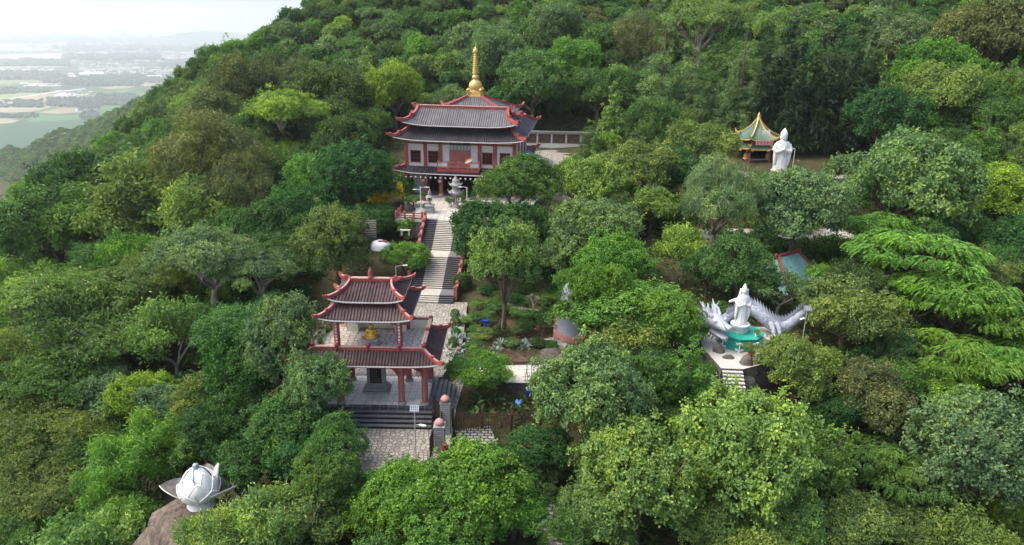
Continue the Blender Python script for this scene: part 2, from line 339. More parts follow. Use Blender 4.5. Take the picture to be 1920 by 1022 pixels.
def near_z(x, y):
    z = terr(x, y); q = np.sin(x*0.9+1.3*np.sin(y*0.7))*np.cos(y*0.8)*0.16
    return np.maximum(z+q, ZP-3)
xs = np.r_[np.arange(-700, -140, 14.0), np.arange(-140, 140, 2.0), np.arange(140, 500, 14.0)]
ys = np.r_[np.arange(-240, -20, 14.0), np.arange(-20, 260, 2.0), np.arange(260, 620, 14.0)]
gm = NT('forest_floor'); v_ = gm.coord(1.0); n_ = gm.noise(v_, 0.5, 8, 0.7)
c_ = gm.ramp(n_, [(0.3, (0.035, 0.045, 0.018)), (0.5, (0.06, 0.062, 0.028)), (0.72, (0.10, 0.07, 0.045))]); gm.bump(gm.noise(v_, 3.0, 6), 0.7, 0.15); gm.out(c_, 0.95, 0.1)
M['floor'] = gm.m
gridmesh('mountain_slope', xs, ys, near_z, M['floor'])

# the lower flank of the mountain beyond the shoulder, dropping to the plain
SP = np.array([(-270, 790, 0), (-400, 900, -36), (-560, 1030, -95), (-800, 1180, -168), (-1000, 1290, -212), (-1250, 1400, -275), (-1700, 1560, -392)], float)
def spur(x, y):
    z = np.full(x.shape, -1e9)
    for (ax, ay, az), (bx, by, bz) in zip(SP[:-1], SP[1:]):
        tx, ty = bx-ax, by-ay; L2 = tx*tx+ty*ty; s = np.clip(((x-ax)*tx+(y-ay)*ty)/L2, 0, 1)
        dd = np.hypot(x-ax-s*tx, y-ay-s*ty); z = np.maximum(z, az+(bz-az)*s-0.72*dd)
    bumps = 9*np.sin(x*0.021+2*np.sin(y*0.013))*np.cos(y*0.019) + 4*np.sin(x*0.06)*np.sin(y*0.05+1)
    return np.maximum(z+bumps, ZP-4)
gridmesh('far_hillside', np.arange(-2600, 700, 25.0), np.arange(150, 2700, 25.0), spur, M['floor'])

# the plain far below: fields, orchards and woods as a patchwork
pl = NT('plain_fields'); v_ = pl.coord(1.0); wv = pl.n('ShaderNodeTexNoise'); pl.l(v_, wv.inputs[0]); wv.inputs['Scale'].default_value = 0.0012
vv = pl.mix(0.0009, v_, wv.outputs[1], 'ADD')
vo = pl.n('ShaderNodeTexVoronoi', distance='MANHATTAN'); mp = pl.n('ShaderNodeMapping'); pl.l(vv, mp.inputs[0]); mp.inputs['Rotation'].default_value = (0, 0, 0.5); mp.inputs['Scale'].default_value = (0.0026, 0.0017, 0)
pl.l(mp.outputs[0], vo.inputs['Vector']); vo.inputs['Scale'].default_value = 1.0
sp_ = pl.n('ShaderNodeSeparateColor'); pl.l(vo.outputs['Color'], sp_.inputs[0])
fc = pl.ramp(sp_.outputs[0], [(0.05, (0.03, 0.085, 0.03)), (0.35, (0.055, 0.13, 0.04)), (0.6, (0.085, 0.16, 0.06)), (0.8, (0.24, 0.22, 0.12)), (0.95, (0.32, 0.25, 0.16))])
wd = pl.ramp(pl.noise(v_, 0.0011, 8, 0.65), [(0.47, (0, 0, 0)), (0.53, (1, 1, 1))])
fine = pl.ramp(pl.noise(v_, 0.02, 6, 0.75), [(0.35, (0.028, 0.055, 0.028)), (0.65, (0.055, 0.09, 0.04))])
c_ = pl.mix(wd, fc, fine)
M['plain'] = pl.out(c_, 0.95, 0.1)
mb = MB(); mb.add([(-46000, -6000, ZP), (46000, -6000, ZP), (46000, 46000, ZP), (-46000, 46000, ZP)], [(0, 1, 2, 3)], M['plain']); structure('plain', mb)
def sheet(name, pix, mat, dz=0.6):
    P = [atz(a, b, ZP+dz) for a, b in pix]; mb = MB(); mb.add(P, [tuple(range(len(P)))], mat); return structure(name, mb)
wm = NT('lake_water'); wm.out((0.35, 0.38, 0.40), 0.12, 0.5); M['water'] = wm.m
sheet('lake', [(-260, 108), (-60, 104), (60, 102), (140, 98), (235, 96), (250, 100), (190, 104), (130, 107), (120, 111), (20, 113), (-80, 118), (-260, 122)], M['water'], 1.2)
sheet('far_lake', [(60, 68), (130, 64), (200, 65), (190, 70), (100, 71)], M['water'], 1.2)
sheet('far_river', [(-60, 58), (30, 56), (44, 60), (-40, 63)], M['water'], 1.2)
sheet('pale_water', [(255, 66), (300, 62), (330, 64), (320, 67), (270, 68)], M['water'], 1.2)
M['f_tan'] = pm('tan_field', (0.30, 0.27, 0.18), 0.95, 0.2, 0.01); M['f_rose'] = pm('ploughed_field', (0.27, 0.21, 0.15), 0.95, 0.2, 0.01)
M['f_green'] = pm('green_field', (0.06, 0.16, 0.045), 0.95, 0.25, 0.02); M['f_lime'] = pm('pale_green_field', (0.17, 0.26, 0.09), 0.95, 0.2, 0.02)
M['orchard'] = pm('orchard_canopy', (0.028, 0.085, 0.035), 0.95, 0.35, 0.06); M['road'] = pm('pale_road', (0.42, 0.40, 0.37), 0.9, 0.15, 0.02)
sheet('tan_field', [(-80, 208), (20, 201), (92, 203), (60, 209), (0, 212), (-70, 216)], M['f_tan'])
sheet('ploughed_field', [(75, 211), (110, 203), (172, 202), (160, 209), (110, 214)], M['f_rose'])
sheet('green_field', [(140, 190), (165, 176), (215, 171), (262, 165), (235, 174), (190, 180), (175, 184)], M['f_green'])
sheet('pale_green_field', [(-40, 184), (20, 176), (60, 170), (95, 168), (60, 178), (5, 186)], M['f_lime'], 0.7)
sheet('orchard', [(-200, 290), (-100, 232), (0, 236), (60, 228), (150, 222), (178, 214), (150, 250), (60, 275), (-60, 300)], M['orchard'])
sheet('grass_field', [(60, 216), (110, 217), (175, 214), (150, 224), (50, 229)], M['f_green'], 0.7)
sheet('bare_field', [(-60, 229), (10, 222), (38, 226), (20, 231), (-60, 236)], M['f_tan'], 0.8)
sheet('country_road', [(18, 184), (90, 173), (160, 165), (162, 167), (92, 175.5), (20, 186.5)], M['road'], 1.0)
sheet('village_field', [(185, 164), (230, 160), (258, 161), (235, 166), (196, 167)], M['f_rose'], 0.9)
# villages, tree belts
def boxes(name, regions, seed, label=None):
    g = np.random.default_rng(seed); V = []; F = []; Cc = []
    for (x0, y0, x1, y1, n, smin, smax) in regions:
        for _ in range(n):
            p = atz(g.uniform(x0, x1), g.uniform(y0, y1), ZP); s = g.uniform(smin, smax); l = s*g.uniform(1, 2.2); h = g.uniform(4, 9); a = g.uniform(0, 3.14)
            ca, sa = math.cos(a), math.sin(a); b = len(V)
            for z, f in ((0, 1), (h*0.65, 1)):
                for u, q in ((-l, -s), (l, -s), (l, s), (-l, s)): V.append((p.x+(u*ca-q*sa)*f/2, p.y+(u*sa+q*ca)*f/2, ZP+z))
            for u in (-l, l): V.append((p.x+u*ca/2, p.y+u*sa/2, ZP+h))
            F += [(b, b+1, b+5, b+4), (b+1, b+2, b+6, b+5), (b+2, b+3, b+7, b+6), (b+3, b, b+4, b+7), (b+4, b+5, b+9, b+8), (b+6, b+7, b+8, b+9), (b+5, b+6, b+9, b+9), (b+7, b+4, b+8, b+8)]
            c = g.choice([0, 0, 0, 1, 2]); Cc += [((0.6, 0.59, 0.57, 1), (0.42, 0.28, 0.22, 1), (0.5, 0.55, 0.62, 1))[c]]*10
    me = D.meshes.new(name); me.from_pydata(V, [], [tuple(dict.fromkeys(f)) for f in F])
    a = me.attributes.new('crown_colour', 'FLOAT_COLOR', 'POINT'); a.data.foreach_set('color', np.array(Cc, np.float32).ravel())
    me.materials.append(M['town']); o = np_obj(name, me, 'stuff'); return o
tm = NT('village_paint'); a_ = tm.n('ShaderNodeAttribute', attribute_name='crown_colour'); tm.out(a_.outputs['Color'], 0.8, 0.2); M['town'] = tm.m
boxes('village_houses', [(150, 118, 200, 140, 75, 10, 22), (200, 118, 260, 138, 80, 10, 22), (245, 126, 340, 140, 80, 9, 20), (0, 82, 120, 96, 160, 25, 60), (100, 76, 240, 92, 160, 25, 60), (230, 84, 420, 102, 150, 25, 60),
      (0, 126, 100, 138, 70, 12, 28), (40, 156, 110, 164, 50, 10, 24), (0, 192, 25, 200, 14, 8, 16), (300, 60, 430, 72, 80, 40, 90), (110, 172, 170, 184, 24, 10, 22), (140, 205, 185, 213, 20, 6, 12), (250, 104, 380, 116, 90, 20, 45)], 3)
def warehouse(pix, z, label, col):
    P = [atz(a, b, ZP) for a, b in pix]; mb = MB(); c = sum(P, Vector())/4
    mb.prism([(p.x, p.y) for p in P], ZP, ZP+z, M['white_wall'], M['white_wall']); r = [Vector((p.x, p.y, ZP+z+0.3)) for p in P]
    a = (r[0]+r[3])/2+Vector((0, 0, z*0.5)); b = (r[1]+r[2])/2+Vector((0, 0, z*0.5))
    t = thing('warehouse', label, 'warehouse', (0, 0, 0)); mb.build('wall', t)
    rb = MB(); rb.add([r[0], r[1], r[2], r[3], a, b], [(0, 1, 5, 4), (2, 3, 4, 5), (1, 2, 5), (3, 0, 4)], col); rb.build('roof', t)
M['tin'] = pm('pale_tin_roof', (0.62, 0.64, 0.66), 0.5, 0.1, 0.05); M['tin_rust'] = pm('rusty_tin_roof', (0.5, 0.36, 0.3), 0.6, 0.15, 0.05)
warehouse([(150, 142), (196, 140), (192, 136), (148, 138)], 8, 'long pale tin-roofed shed on the plain, behind the village trees', M['tin'])
warehouse([(127, 148), (143, 147), (136, 138), (128, 139)], 9, 'rusty pink roofed shed on the plain, beside the long pale shed', M['tin_rust'])
warehouse([(100, 183), (134, 181), (130, 177), (108, 178)], 7, 'pale roofed farm shed standing among the fields of the plain', M['tin'])
warehouse([(270, 146), (312, 144), (308, 142), (272, 143.5)], 8, 'low pale shed on the plain at the edge of the wooded hillside', M['tin'])
def blobs(name, regions, seed, col):
    g = np.random.default_rng(seed); th = np.linspace(0, 2*PI, 7)[:-1]; V = []; F = []; Cc = []; b = 0
    for (x0, y0, x1, y1, n, smin, smax) in regions:
        for _ in range(n):
            p = atz(g.uniform(x0, x1), g.uniform(y0, y1), ZP); r = g.uniform(smin, smax); h = r*g.uniform(0.8, 1.2)
            for rr, z in ((1.0, 0.0), (1.1, 0.5), (0.6, 1.0)):
                j = g.uniform(0.75, 1.25, 6); V.append(np.c_[p.x+rr*r*j*np.cos(th), p.y+rr*r*j*np.sin(th), ZP+z*h*g.uniform(0.8, 1.2, 6)])
            for q in range(2):
                for j in range(6): F.append((b+q*6+j, b+q*6+(j+1) % 6, b+q*6+6+(j+1) % 6, b+q*6+6+j))
            F.append((b+12, b+13, b+14, b+15)); F.append((b+12, b+15, b+16, b+17)); b += 18
            c = np.array(col)*g.uniform(0.7, 1.3); Cc += [(*c, 1)]*18
    o = np_obj(name, np_mesh(name, np.concatenate(V), np.array(F), [M['leaf_mass']], True, {'crown_colour': ('FLOAT_COLOR', np.array(Cc)), 'clump': ('FLOAT', np.full(len(Cc), 0.5))}), 'stuff'); return o
blobs('tree_belts', [(80, 143, 270, 158, 420, 8, 16), (130, 150, 260, 162, 260, 8, 16), (0, 134, 110, 150, 260, 8, 18), (30, 170, 90, 174, 70, 7, 12), (90, 184, 190, 200, 360, 6, 11), (0, 188, 80, 202, 160, 6, 11), (120, 103, 300, 114, 200, 18, 40), (0, 112, 130, 124, 260, 12, 24),
      (100, 88, 420, 96, 220, 25, 55), (180, 176, 260, 198, 300, 6, 11), (0, 70, 300, 82, 220, 40, 90), (210, 140, 330, 156, 240, 8, 16), (300, 112, 400, 126, 160, 12, 24), (0, 164, 30, 176, 40, 7, 12), (150, 196, 185, 226, 120, 6, 10), (0, 214, 70, 221, 80, 6, 10)], 8, (0.035, 0.075, 0.04))
# a faint hill far across the plain
def hillz(x, y):
    c = atz(385, 60, ZP); k_ = 15000/c.y; cx, cy = c.x*k_, 15000
    return ZP-2 + 215*np.exp(-((x-cx)/900)**2-((y-cy)/700)**2) + 110*np.exp(-((x-cx-1300)/900)**2-((y-cy)/700)**2) + 60*np.exp(-((x-cx+1500)/900)**2-((y-cy)/700)**2)
_hc = atz(385, 60, ZP); _hx = _hc.x*15000/_hc.y
gridmesh('distant_hill', np.linspace(_hx-4500, _hx+4500, 60), np.linspace(12500, 17500, 30), hillz, M['orchard'])
# haze
hm = D.materials.new('haze_air'); hm.use_nodes = True; ht = hm.node_tree; ht.nodes.remove(ht.nodes['Principled BSDF'])
pv = ht.nodes.new('ShaderNodeVolumePrincipled'); pv.inputs['Color'].default_value = (0.915, 0.963, 1.0, 1); pv.inputs['Density'].default_value = 0.000115; pv.inputs['Anisotropy'].default_value = 0.5
ht.links.new(pv.outputs[0], ht.nodes['Material Output'].inputs['Volume'])
mb = MB(); mb.box(-47000, 47000, -7000, 47000, ZP-5, 520, hm); ho = mb.build('haze'); ho['kind'] = 'stuff'

# ---------------------------------------------------------------- roof kit
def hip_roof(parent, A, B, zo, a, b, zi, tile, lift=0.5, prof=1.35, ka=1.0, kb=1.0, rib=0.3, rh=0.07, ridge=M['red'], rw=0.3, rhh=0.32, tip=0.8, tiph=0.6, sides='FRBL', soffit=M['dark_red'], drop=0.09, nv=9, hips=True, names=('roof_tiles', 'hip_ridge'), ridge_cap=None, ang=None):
    """curved tiled roof between an eave rectangle (half sizes A,B at zo) and a top rectangle (a,b at zi)"""
    def half(o, i, kk, v): return i+(o-i)*max(0.0, 1-v)**kk
    def surf(side, s, v):
        v = min(1.0, max(0.0, v))
        # s = coordinate along the eave (metres), v = 0 eave .. 1 top
        if side in 'FB': lim = half(A, a, ka, v); d = half(B, b, kb, v)
        else: lim = half(B, b, kb, v); d = half(A, a, ka, v)
        u = min(1.0, abs(s)/max(lim, 1e-6))
        z = zo+(zi-zo)*v**prof+lift*u**5*(1-v)**1.6
        out = 0.35*lift*u**5*(1-v)**1.6
        sg = 1 if s >= 0 else -1
        if side == 'F': return Vector((s+sg*out, -d-out, z))
        if side == 'B': return Vector((-s-sg*out, d+out, z))
        if side == 'R': return Vector((d+out, s+sg*out, z))
        return Vector((-d-out, -s-sg*out, z))
    mb = MB(); ed = MB(); so = MB(); rj = random.Random(int(A*100+zo*10))
    for sd in sides:
        L, i_, kk = (A, a, ka) if sd in 'FB' else (B, b, kb)
        n = max(4, int(round(2*L/rib))); per = 2*L/n; cols = []
        for j in range(n):
            x0 = -L+j*per
            hq = rh*rj.uniform(.75, 1.15); w0 = per*rj.uniform(-.03, .03); cols += [(x0, 0), (x0+0.42*per+w0, 0), (x0+0.52*per+w0, hq), (x0+0.70*per, hq*1.35), (x0+0.90*per+w0*.5, hq)]
        cols.append((L, 0)); P = []
        for s, h in cols:
            vm = 1.0 if abs(s) <= i_ else min(1.0, max(0.0, 1-min(1.0, (abs(s)-i_)/(L-i_))**(1/kk)))
            P.append([surf(sd, s, vm*q/nv)+Vector((0, 0, h+rj.uniform(-.004, .004))) for q in range(nv+1)])
        mb.grid(P, tile, False)
        e0 = []; e1 = []; e2 = []
        for q in range(0, 2*n+1):
            p = surf(sd, -L+2*L*q/(2*n), 0); e0.append(p+Vector((0, 0, rh*0.7))); e1.append(p-Vector((0, 0, drop*(1.0 if q % 2 else 0.65))))
            e2.append(p)
        ed.grid([e0, e1], M['eave_white'], False)
        S = []
        for q in range(0, 25):
            s = -L+2*L*q/24; vm = 1.0 if abs(s) <= i_ else min(1.0, max(0.0, 1-min(1.0, (abs(s)-i_)/(L-i_))**(1/kk)))
            S.append([surf(sd, s, vm*r/4)-Vector((0, 0, 0.14+0.0*r)) for r in range(5)])
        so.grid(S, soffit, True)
    o = mb.build(names[0], parent); ed.build('eave_edge', o); so.build('soffit', o)
    if hips:
        cs = {'F': 'FR', 'R': 'FR'}
        for sx, sy in ((1, -1), (1, 1), (-1, 1), (-1, -1)):
            need = ('R' if sx > 0 else 'L', 'F' if sy < 0 else 'B')
            if not any(q in sides for q in need): continue
            pts = []
            for q in range(0, 13):
                v = 1-q/12; X = half(A, a, ka, v); Y = half(B, b, kb, v); z = zo+(zi-zo)*v**prof+lift*(1-v)**1.6; o_ = 0.35*lift*(1-v)**1.6
                pts.append(Vector((sx*(X+o_), sy*(Y+o_), z+0.02)))
            d = (pts[-1]-pts[-3]); d.z = 0; d.normalize(); p = pts[-1]
            pts += [p+d*tip*0.45+Vector((0, 0, tiph*0.12)), p+d*tip*0.8+Vector((0, 0, tiph*0.5)), p+d*tip+Vector((0, 0, tiph))]
            hb = MB(); hb.beam(pts, rw, [rhh]*12+[rhh*1.1, rhh*1.0, rhh*0.8, rhh*0.55], ridge)
            # scroll ornament on the back of the tip
            c = p+d*tip*0.25+Vector((0, 0, rhh*1.1)); hb.obox(c, (tip*0.5, rw*0.8, rhh*0.7), math.atan2(d.y, d.x), ridge, 0)
            c2 = pts[7]+Vector((0, 0, rhh)); hb.obox(c2, (rw*1.3, rw*1.0, rhh*0.8), math.atan2(d.y, d.x), ridge)
            if ridge_cap: hb.beam([q_+Vector((0, 0, rhh)) for q_ in pts[:13]], rw*0.7, 0.05, ridge_cap)
            hb.build(names[1], parent)
    return o
def ridge_beam(parent, half, z, w_, h, mat, cap=None, y=0.0, end=0.9, endh=0.9, name='main_ridge', mid=True):
    mb = MB(); mb.box(-half, half, y-w_/2, y+w_/2, z, z+h, mat)
    if cap: mb.box(-half+0.02, half-0.02, y-w_*0.62, y+w_*0.62, z+h, z+h+0.09, cap)
    o = mb.build(name, parent)
    for s in (-1, 1):
        e = MB(); e.beam([(s*(half-0.6), y, z), (s*(half+0.1), y, z+0.05), (s*(half+end*0.6), y, z+endh*0.35), (s*(half+end), y, z+endh*0.9)], w_*1.05, [h*1.15, h*1.3, h*1.0, h*0.35], mat)
        e.obox((s*(half+end*0.35), y, z+h+endh*0.3), (end*0.35, w_*0.8, endh*0.5), 0, mat); e.build('ridge_end', o)
    return o
def column(mb, x, y, z0, z1, r, mat, base=M['stone_grey'], n=14, cap=True):
    mb.lathe([(r, z0), (r, z1)], (x, y, 0), mat, n)
    if base: mb.lathe([(r*1.35, z0), (r*1.4, z0+r*0.4), (r*1.15, z0+r*0.75), (r*1.02, z0+r*0.9)], (x, y, 0), base, n)
def lantern(name, loc, r, label, group, mat, tassel=M['flag_red']):
    t = thing(name, label, 'lantern', loc, 0, group)
    mb = MB(); mb.lathe([(r*0.3, -r*0.85), (r*0.75, -r*0.65), (r, -r*0.1), (r*0.95, r*0.3), (r*0.6, r*0.7), (r*0.28, r*0.85)], (0, 0, 0), mat, 12, True, fold=0.03, kf=6); mb.build('shade', t)
    c = MB(); c.lathe([(r*0.32, r*0.85), (r*0.32, r*1.0)], (0, 0, 0), M['red'], 8); c.tube([(0, 0, r), (0, 0, r*1.9)], 0.015, M['black'], 4); c.build('hanger', t)
    q = MB(); q.lathe([(r*0.3, -r*0.95), (r*0.3, -r*0.85)], (0, 0, 0), M['red'], 8); q.lathe([(r*0.12, -r*1.7), (r*0.06, -r*0.95)], (0, 0, 0), tassel, 6); q.build('tassel', t)
    return t

# ---------------------------------------------------------------- the gate
GX, GY, GZ = -12.4, 58.65, 1.4
g = thing('temple_gate', 'two-storey red gate pavilion with plum tiled roofs above cobbled forecourt', 'gate', (GX, GY, GZ))
mb = MB(); mb.box(-5.0, 5.0, -2.55, 3.0, -1.25, 0.0, M['tile_cream']); mb.box(-5.0, 5.0, -2.95, -2.553, -1.25, 0.004, M['tread_edge']); mb.box(5.003, 5.5, -2.95, 3.0, -1.25, 0.004, M['tread_edge']); mb.box(-5.5, -5.003, -2.95, 3.0, -1.25, 0.004, M['tread_edge']); mb.build('floor', g)
for i in range(4):
    mb = MB(); z = -0.25*(i+1)-0.02; y0 = -2.96-0.37*i
    mb.box(-5.6-0.37*0, 5.55, y0-0.37, y0-0.003, -1.3, z, M['tread']); mb.box(-5.6, 5.55, y0-0.376, y0-0.37, -1.3, z-0.05, M['riser']); mb.build('front_step', g)
    mb = MB(); x0 = 5.505+0.4*i
    mb.box(x0, x0+0.397, -2.94, 3.6, -1.3, z, M['tread']); mb.build('side_step', g)
for sx in (-1, 1):
    for sy in (-1, 1):
        for X in (2.72, 4.8):
            mb = MB(); column(mb, sx*X, sy*2.25, 0, 4.75 if X > 4 else 5.45, 0.29, M['red_dull']); mb.build('column', g)
bm_ = MB()
for sy in (-1, 1):
    bm_.box(-5.0, 5.0, sy*2.25-0.16, sy*2.25+0.16, 4.3, 4.75, M['red'])
    for x0, x1 in ((-4.5, -3.0), (-2.45, 2.45), (3.0, 4.5)):
        bm_.box(x0, x1, sy*2.25-0.1, sy*2.25+0.1, 3.55, 3.85, M['red'])
        for s, X in ((1, x0), (-1, x1)):   # carved brackets at the column heads
            q = MB(); bm_.add([(X, sy*2.25-0.07, 3.55), (X+s*0.75, sy*2.25-0.07, 3.55), (X+s*0.35, sy*2.25-0.07, 3.3), (X, sy*2.25-0.07, 2.75), (X, sy*2.25+0.07, 3.55), (X+s*0.75, sy*2.25+0.07, 3.55), (X+s*0.35, sy*2.25+0.07, 3.3), (X, sy*2.25+0.07, 2.75)], [(0, 1, 2, 3), (7, 6, 5, 4), (0, 3, 7, 4), (3, 2, 6, 7), (2, 1, 5, 6)], M['red'])
for sx in (-1, 1):
    for X in (2.72, 4.8): bm_.box(sx*X-0.12, sx*X+0.12, -2.05, 2.05, 4.35, 4.7, M['red'])
bm_.build('beam_frame', g)
def name_board(parent, x0, x1, z0, z1, y, n, seed, mat=M['plaque'], gm_=M['glyph'], fr=M['black'], size=None, cols=1):
    mb = MB(); mb.box(x0, x1, y-0.05, y+0.05, z0, z1, mat); mb.box(x0-0.05, x1+0.05, y-0.03, y+0.04, z0-0.05, z1+0.05, fr); o = mb.build('name_board', parent)
    r = random.Random(seed); gl = MB(); hh = (z1-z0)
    for i in range(n):
        cx = x0+(i+0.5)*(x1-x0)/n; cw = min((x1-x0)/n*0.7, hh*0.75)
        for q in range(3): zz = z0+hh*(0.25+0.25*q); gl.box(cx-cw/2*r.uniform(.5, 1), cx+cw/2*r.uniform(.5, 1), y-0.062, y-0.052, zz-hh*0.03, zz+hh*0.03, gm_)
        for q in range(2): xx = cx+cw*r.uniform(-.3, .3); gl.box(xx-cw*0.05, xx+cw*0.05, y-0.064, y-0.054, z0+hh*0.18, z0+hh*0.82, gm_)
    gl.build('lettering', o); return o
name_board(g, -2.1, 2.1, 3.9, 4.28, -2.55, 8, 1); name_board(g, 3.05, 4.45, 3.75, 4.2, -2.5, 4, 2); name_board(g, -4.45, -3.05, 3.75, 4.2, -2.5, 4, 3)
for sx in (-1, 1):   # white painted couplets on the upper columns
    r = random.Random(7+sx); q = MB()
    for i in range(7):
        zz = 6.0+i*0.3
        for j in range(3): q.box(sx*2.72-0.12*r.uniform(.4, 1), sx*2.72+0.12*r.uniform(.4, 1), -2.25-0.285, -2.25-0.27, zz+j*0.07, zz+j*0.07+0.03, M['white_paint'])
        q.box(sx*2.72+r.uniform(-.08, .05), sx*2.72+r.uniform(-.05, .08)+.03, -2.25-0.287, -2.25-0.27, zz, zz+0.2, M['white_paint'])
    q.build('lettering', g)
hip_roof(g, 6.25, 3.95, 4.5, 4.75, 2.5, 5.5, M['roof_plum'], lift=0.3, rib=0.27, rh=0.08, rw=0.28, rhh=0.28, tip=0.5, tiph=0.3, ridge_cap=M['pink_cap'], names=('lower_roof', 'hip_ridge'))
# roof terrace
mb = MB(); mb.box(-4.6, 4.6, -2.4, 2.4, 5.25, 5.38, M['hexfloor']); mb.build('terrace_floor', g)
mb = MB(); mb.box(-4.6, 4.6, 2.402, 2.6, 5.0, 6.2, M['cream_wall']); mb.box(-4.8, -4.602, -2.4, 2.6, 5.0, 6.0, M['cream_wall']); mb.box(4.602, 4.8, -2.4, 2.6, 5.0, 6.0, M['cream_wall'])
for sx in (-1, 1): mb.box(sx*2.2-0.5, sx*2.2+0.5, 1.4, 2.39, 5.385, 6.5, M['cream_wall'])
mb.build('terrace_parapet', g)
def rail(parent, pts, h, w_, name='roof_rail', cap=M['pink_cap'], posts=()):
    mb = MB(); mb.beam(pts, w_, h, M['red']); mb.beam([Vector(p)+Vector((0, 0, h)) for p in pts], w_*1.3, 0.07, cap); o = mb.build(name, parent)
    for p in posts:
        q = MB(); q.lathe([(0.17, 0), (0.17, h+0.12), (0.22, h+0.16), (0.2, h+0.3), (0.1, h+0.4)], p, M['red'], 8); q.build('rail_post', o)
rail(g, [(-4.85, -2.55, 5.42), (4.85, -2.55, 5.42)], 0.28, 0.24, posts=[(-4.85, -2.55, 5.42), (-2.72, -2.62, 5.42), (-0.0, -2.6, 5.42), (2.72, -2.62, 5.42), (4.85, -2.55, 5.42)])
for sx in (-1, 1): rail(g, [(sx*4.9, -2.42, 5.9), (sx*4.9, 2.55, 6.1)], 0.22, 0.22, posts=[(sx*4.9, 0, 5.9), (sx*4.9, 2.6, 6.0)])
rail(g, [(-4.75, 2.6, 6.2), (4.75, 2.6, 6.2)], 0.16, 0.24)
# upper pavilion
for sx in (-1, 1):
    for sy in (-1, 1):
        mb = MB(); column(mb, sx*2.72, sy*2.25, 5.38, 8.9, 0.27, M['red'], None); mb.build('column', g)
mb = MB()
for sy in (-1, 1): mb.box(-2.72, 2.72, sy*2.25-0.15, sy*2.25+0.15, 8.1, 8.7, M['red'])
for sx in (-1, 1): mb.box(sx*2.72-0.15, sx*2.72+0.15, -2.09, 2.09, 8.1, 8.7, M['red'])
for sx in (-1, 1):
    for sy in (-1, 1): mb.box(sx*2.72-0.7, sx*2.72+0.7, sy*2.25-0.12, sy*2.25+0.12, 7.75, 8.09, M['red']); mb.box(sx*2.72-0.5, sx*2.72+0.5, sy*2.25-0.52, sy*2.25+0.52, 8.705, 8.95, M['red'])
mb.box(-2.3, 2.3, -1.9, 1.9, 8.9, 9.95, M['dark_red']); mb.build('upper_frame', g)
hip_roof(g, 3.85, 3.45, 8.45, 2.35, 2.0, 9.8, M['roof_plum'], lift=0.28, rib=0.27, rh=0.08, rw=0.26, rhh=0.26, tip=0.45, tiph=0.3, ridge_cap=M['pink_cap'], names=('middle_roof', 'hip_ridge'))
hip_roof(g, 3.1, 2.6, 9.85, 1.85, 0.12, 10.85, M['roof_plum'], lift=0.35, prof=1.15, ka=1.9, kb=1.0, rib=0.27, rh=0.08, rw=0.24, rhh=0.24, tip=0.4, tiph=0.35, ridge_cap=M['pink_cap'], names=('top_roof', 'hip_ridge'))
o = ridge_beam(g, 1.95, 10.8, 0.3, 0.32, M['red'], M['pink_cap'], end=0.65, endh=0.5)
mb = MB(); mb.lathe([(0.26, 0), (0.30, 0.12), (0.16, 0.22), (0.26, 0.4), (0.2, 0.55), (0.22, 0.65), (0.08, 0.85), (0.02, 1.0)], (0, 0, 11.16), M['red'], 10); mb.build('finial', o)
mb = MB(); mb.lathe([(0.9, 0), (0.9, 0.15), (0.78, 0.2), (0.76, 0.5), (0.88, 0.55), (0.88, 0.7)], (0, 0, 0), M['stone_grey'], 8, False)
t = thing('octagonal_plinth', 'grey eight-sided plinth on the gate roof terrace, under the golden statue', 'plinth', (GX+0.05, GY-1.3, GZ+5.385)); mb.build('block', t)
# the golden seated figure
t = thing('golden_statue', 'small shiny golden seated statue on the grey plinth of the gate terrace', 'statue', (GX+0.05, GY-1.3, GZ+6.09), 0, None, 0.72)
mb = MB(); mb.lathe([(0.62, 0), (0.70, 0.15), (0.66, 0.35), (0.50, 0.5), (0.46, 0.7), (0.50, 0.85), (0.40, 1.05), (0.2, 1.15), (0.15, 1.2)], (0, 0, 0), M['gold_leaf'], 16, True, 1, 0.8, fold=0.05, kf=5)
mb.lathe([(0.1, 1.16), (0.24, 1.24), (0.29, 1.4), (0.27, 1.55), (0.16, 1.68), (0.08, 1.74), (0.02, 1.78)], (0, -0.03, 0), M['gold_leaf'], 12)
for s in (-1, 1):
    mb.tube([(s*0.42, 0, 0.95), (s*0.6, -0.12, 0.65), (s*0.4, -0.42, 0.45), (s*0.12, -0.5, 0.5)], [0.13, 0.13, 0.1, 0.08], M['gold_leaf'], 8)
    mb.tube([(s*0.2, 0, 0.2), (s*0.68, -0.3, 0.2), (s*0.3, -0.58, 0.14), (-s*0.1, -0.55, 0.12)], [0.2, 0.2, 0.15, 0.1], M['gold_leaf'], 8)
    mb.lathe([(0.02, 0), (0.06, 0.07), (0.02, 0.16)], (s*0.29, -0.02, 1.34), M['gold_leaf'], 6)
mb.build('figure', t)
mb = MB(); mb.lathe([(0.75, 0), (0.72, 0.06), (0.6, 0.07)], (0, 0, -0.0), M['gold_leaf'], 16); mb.build('lotus_base', t)
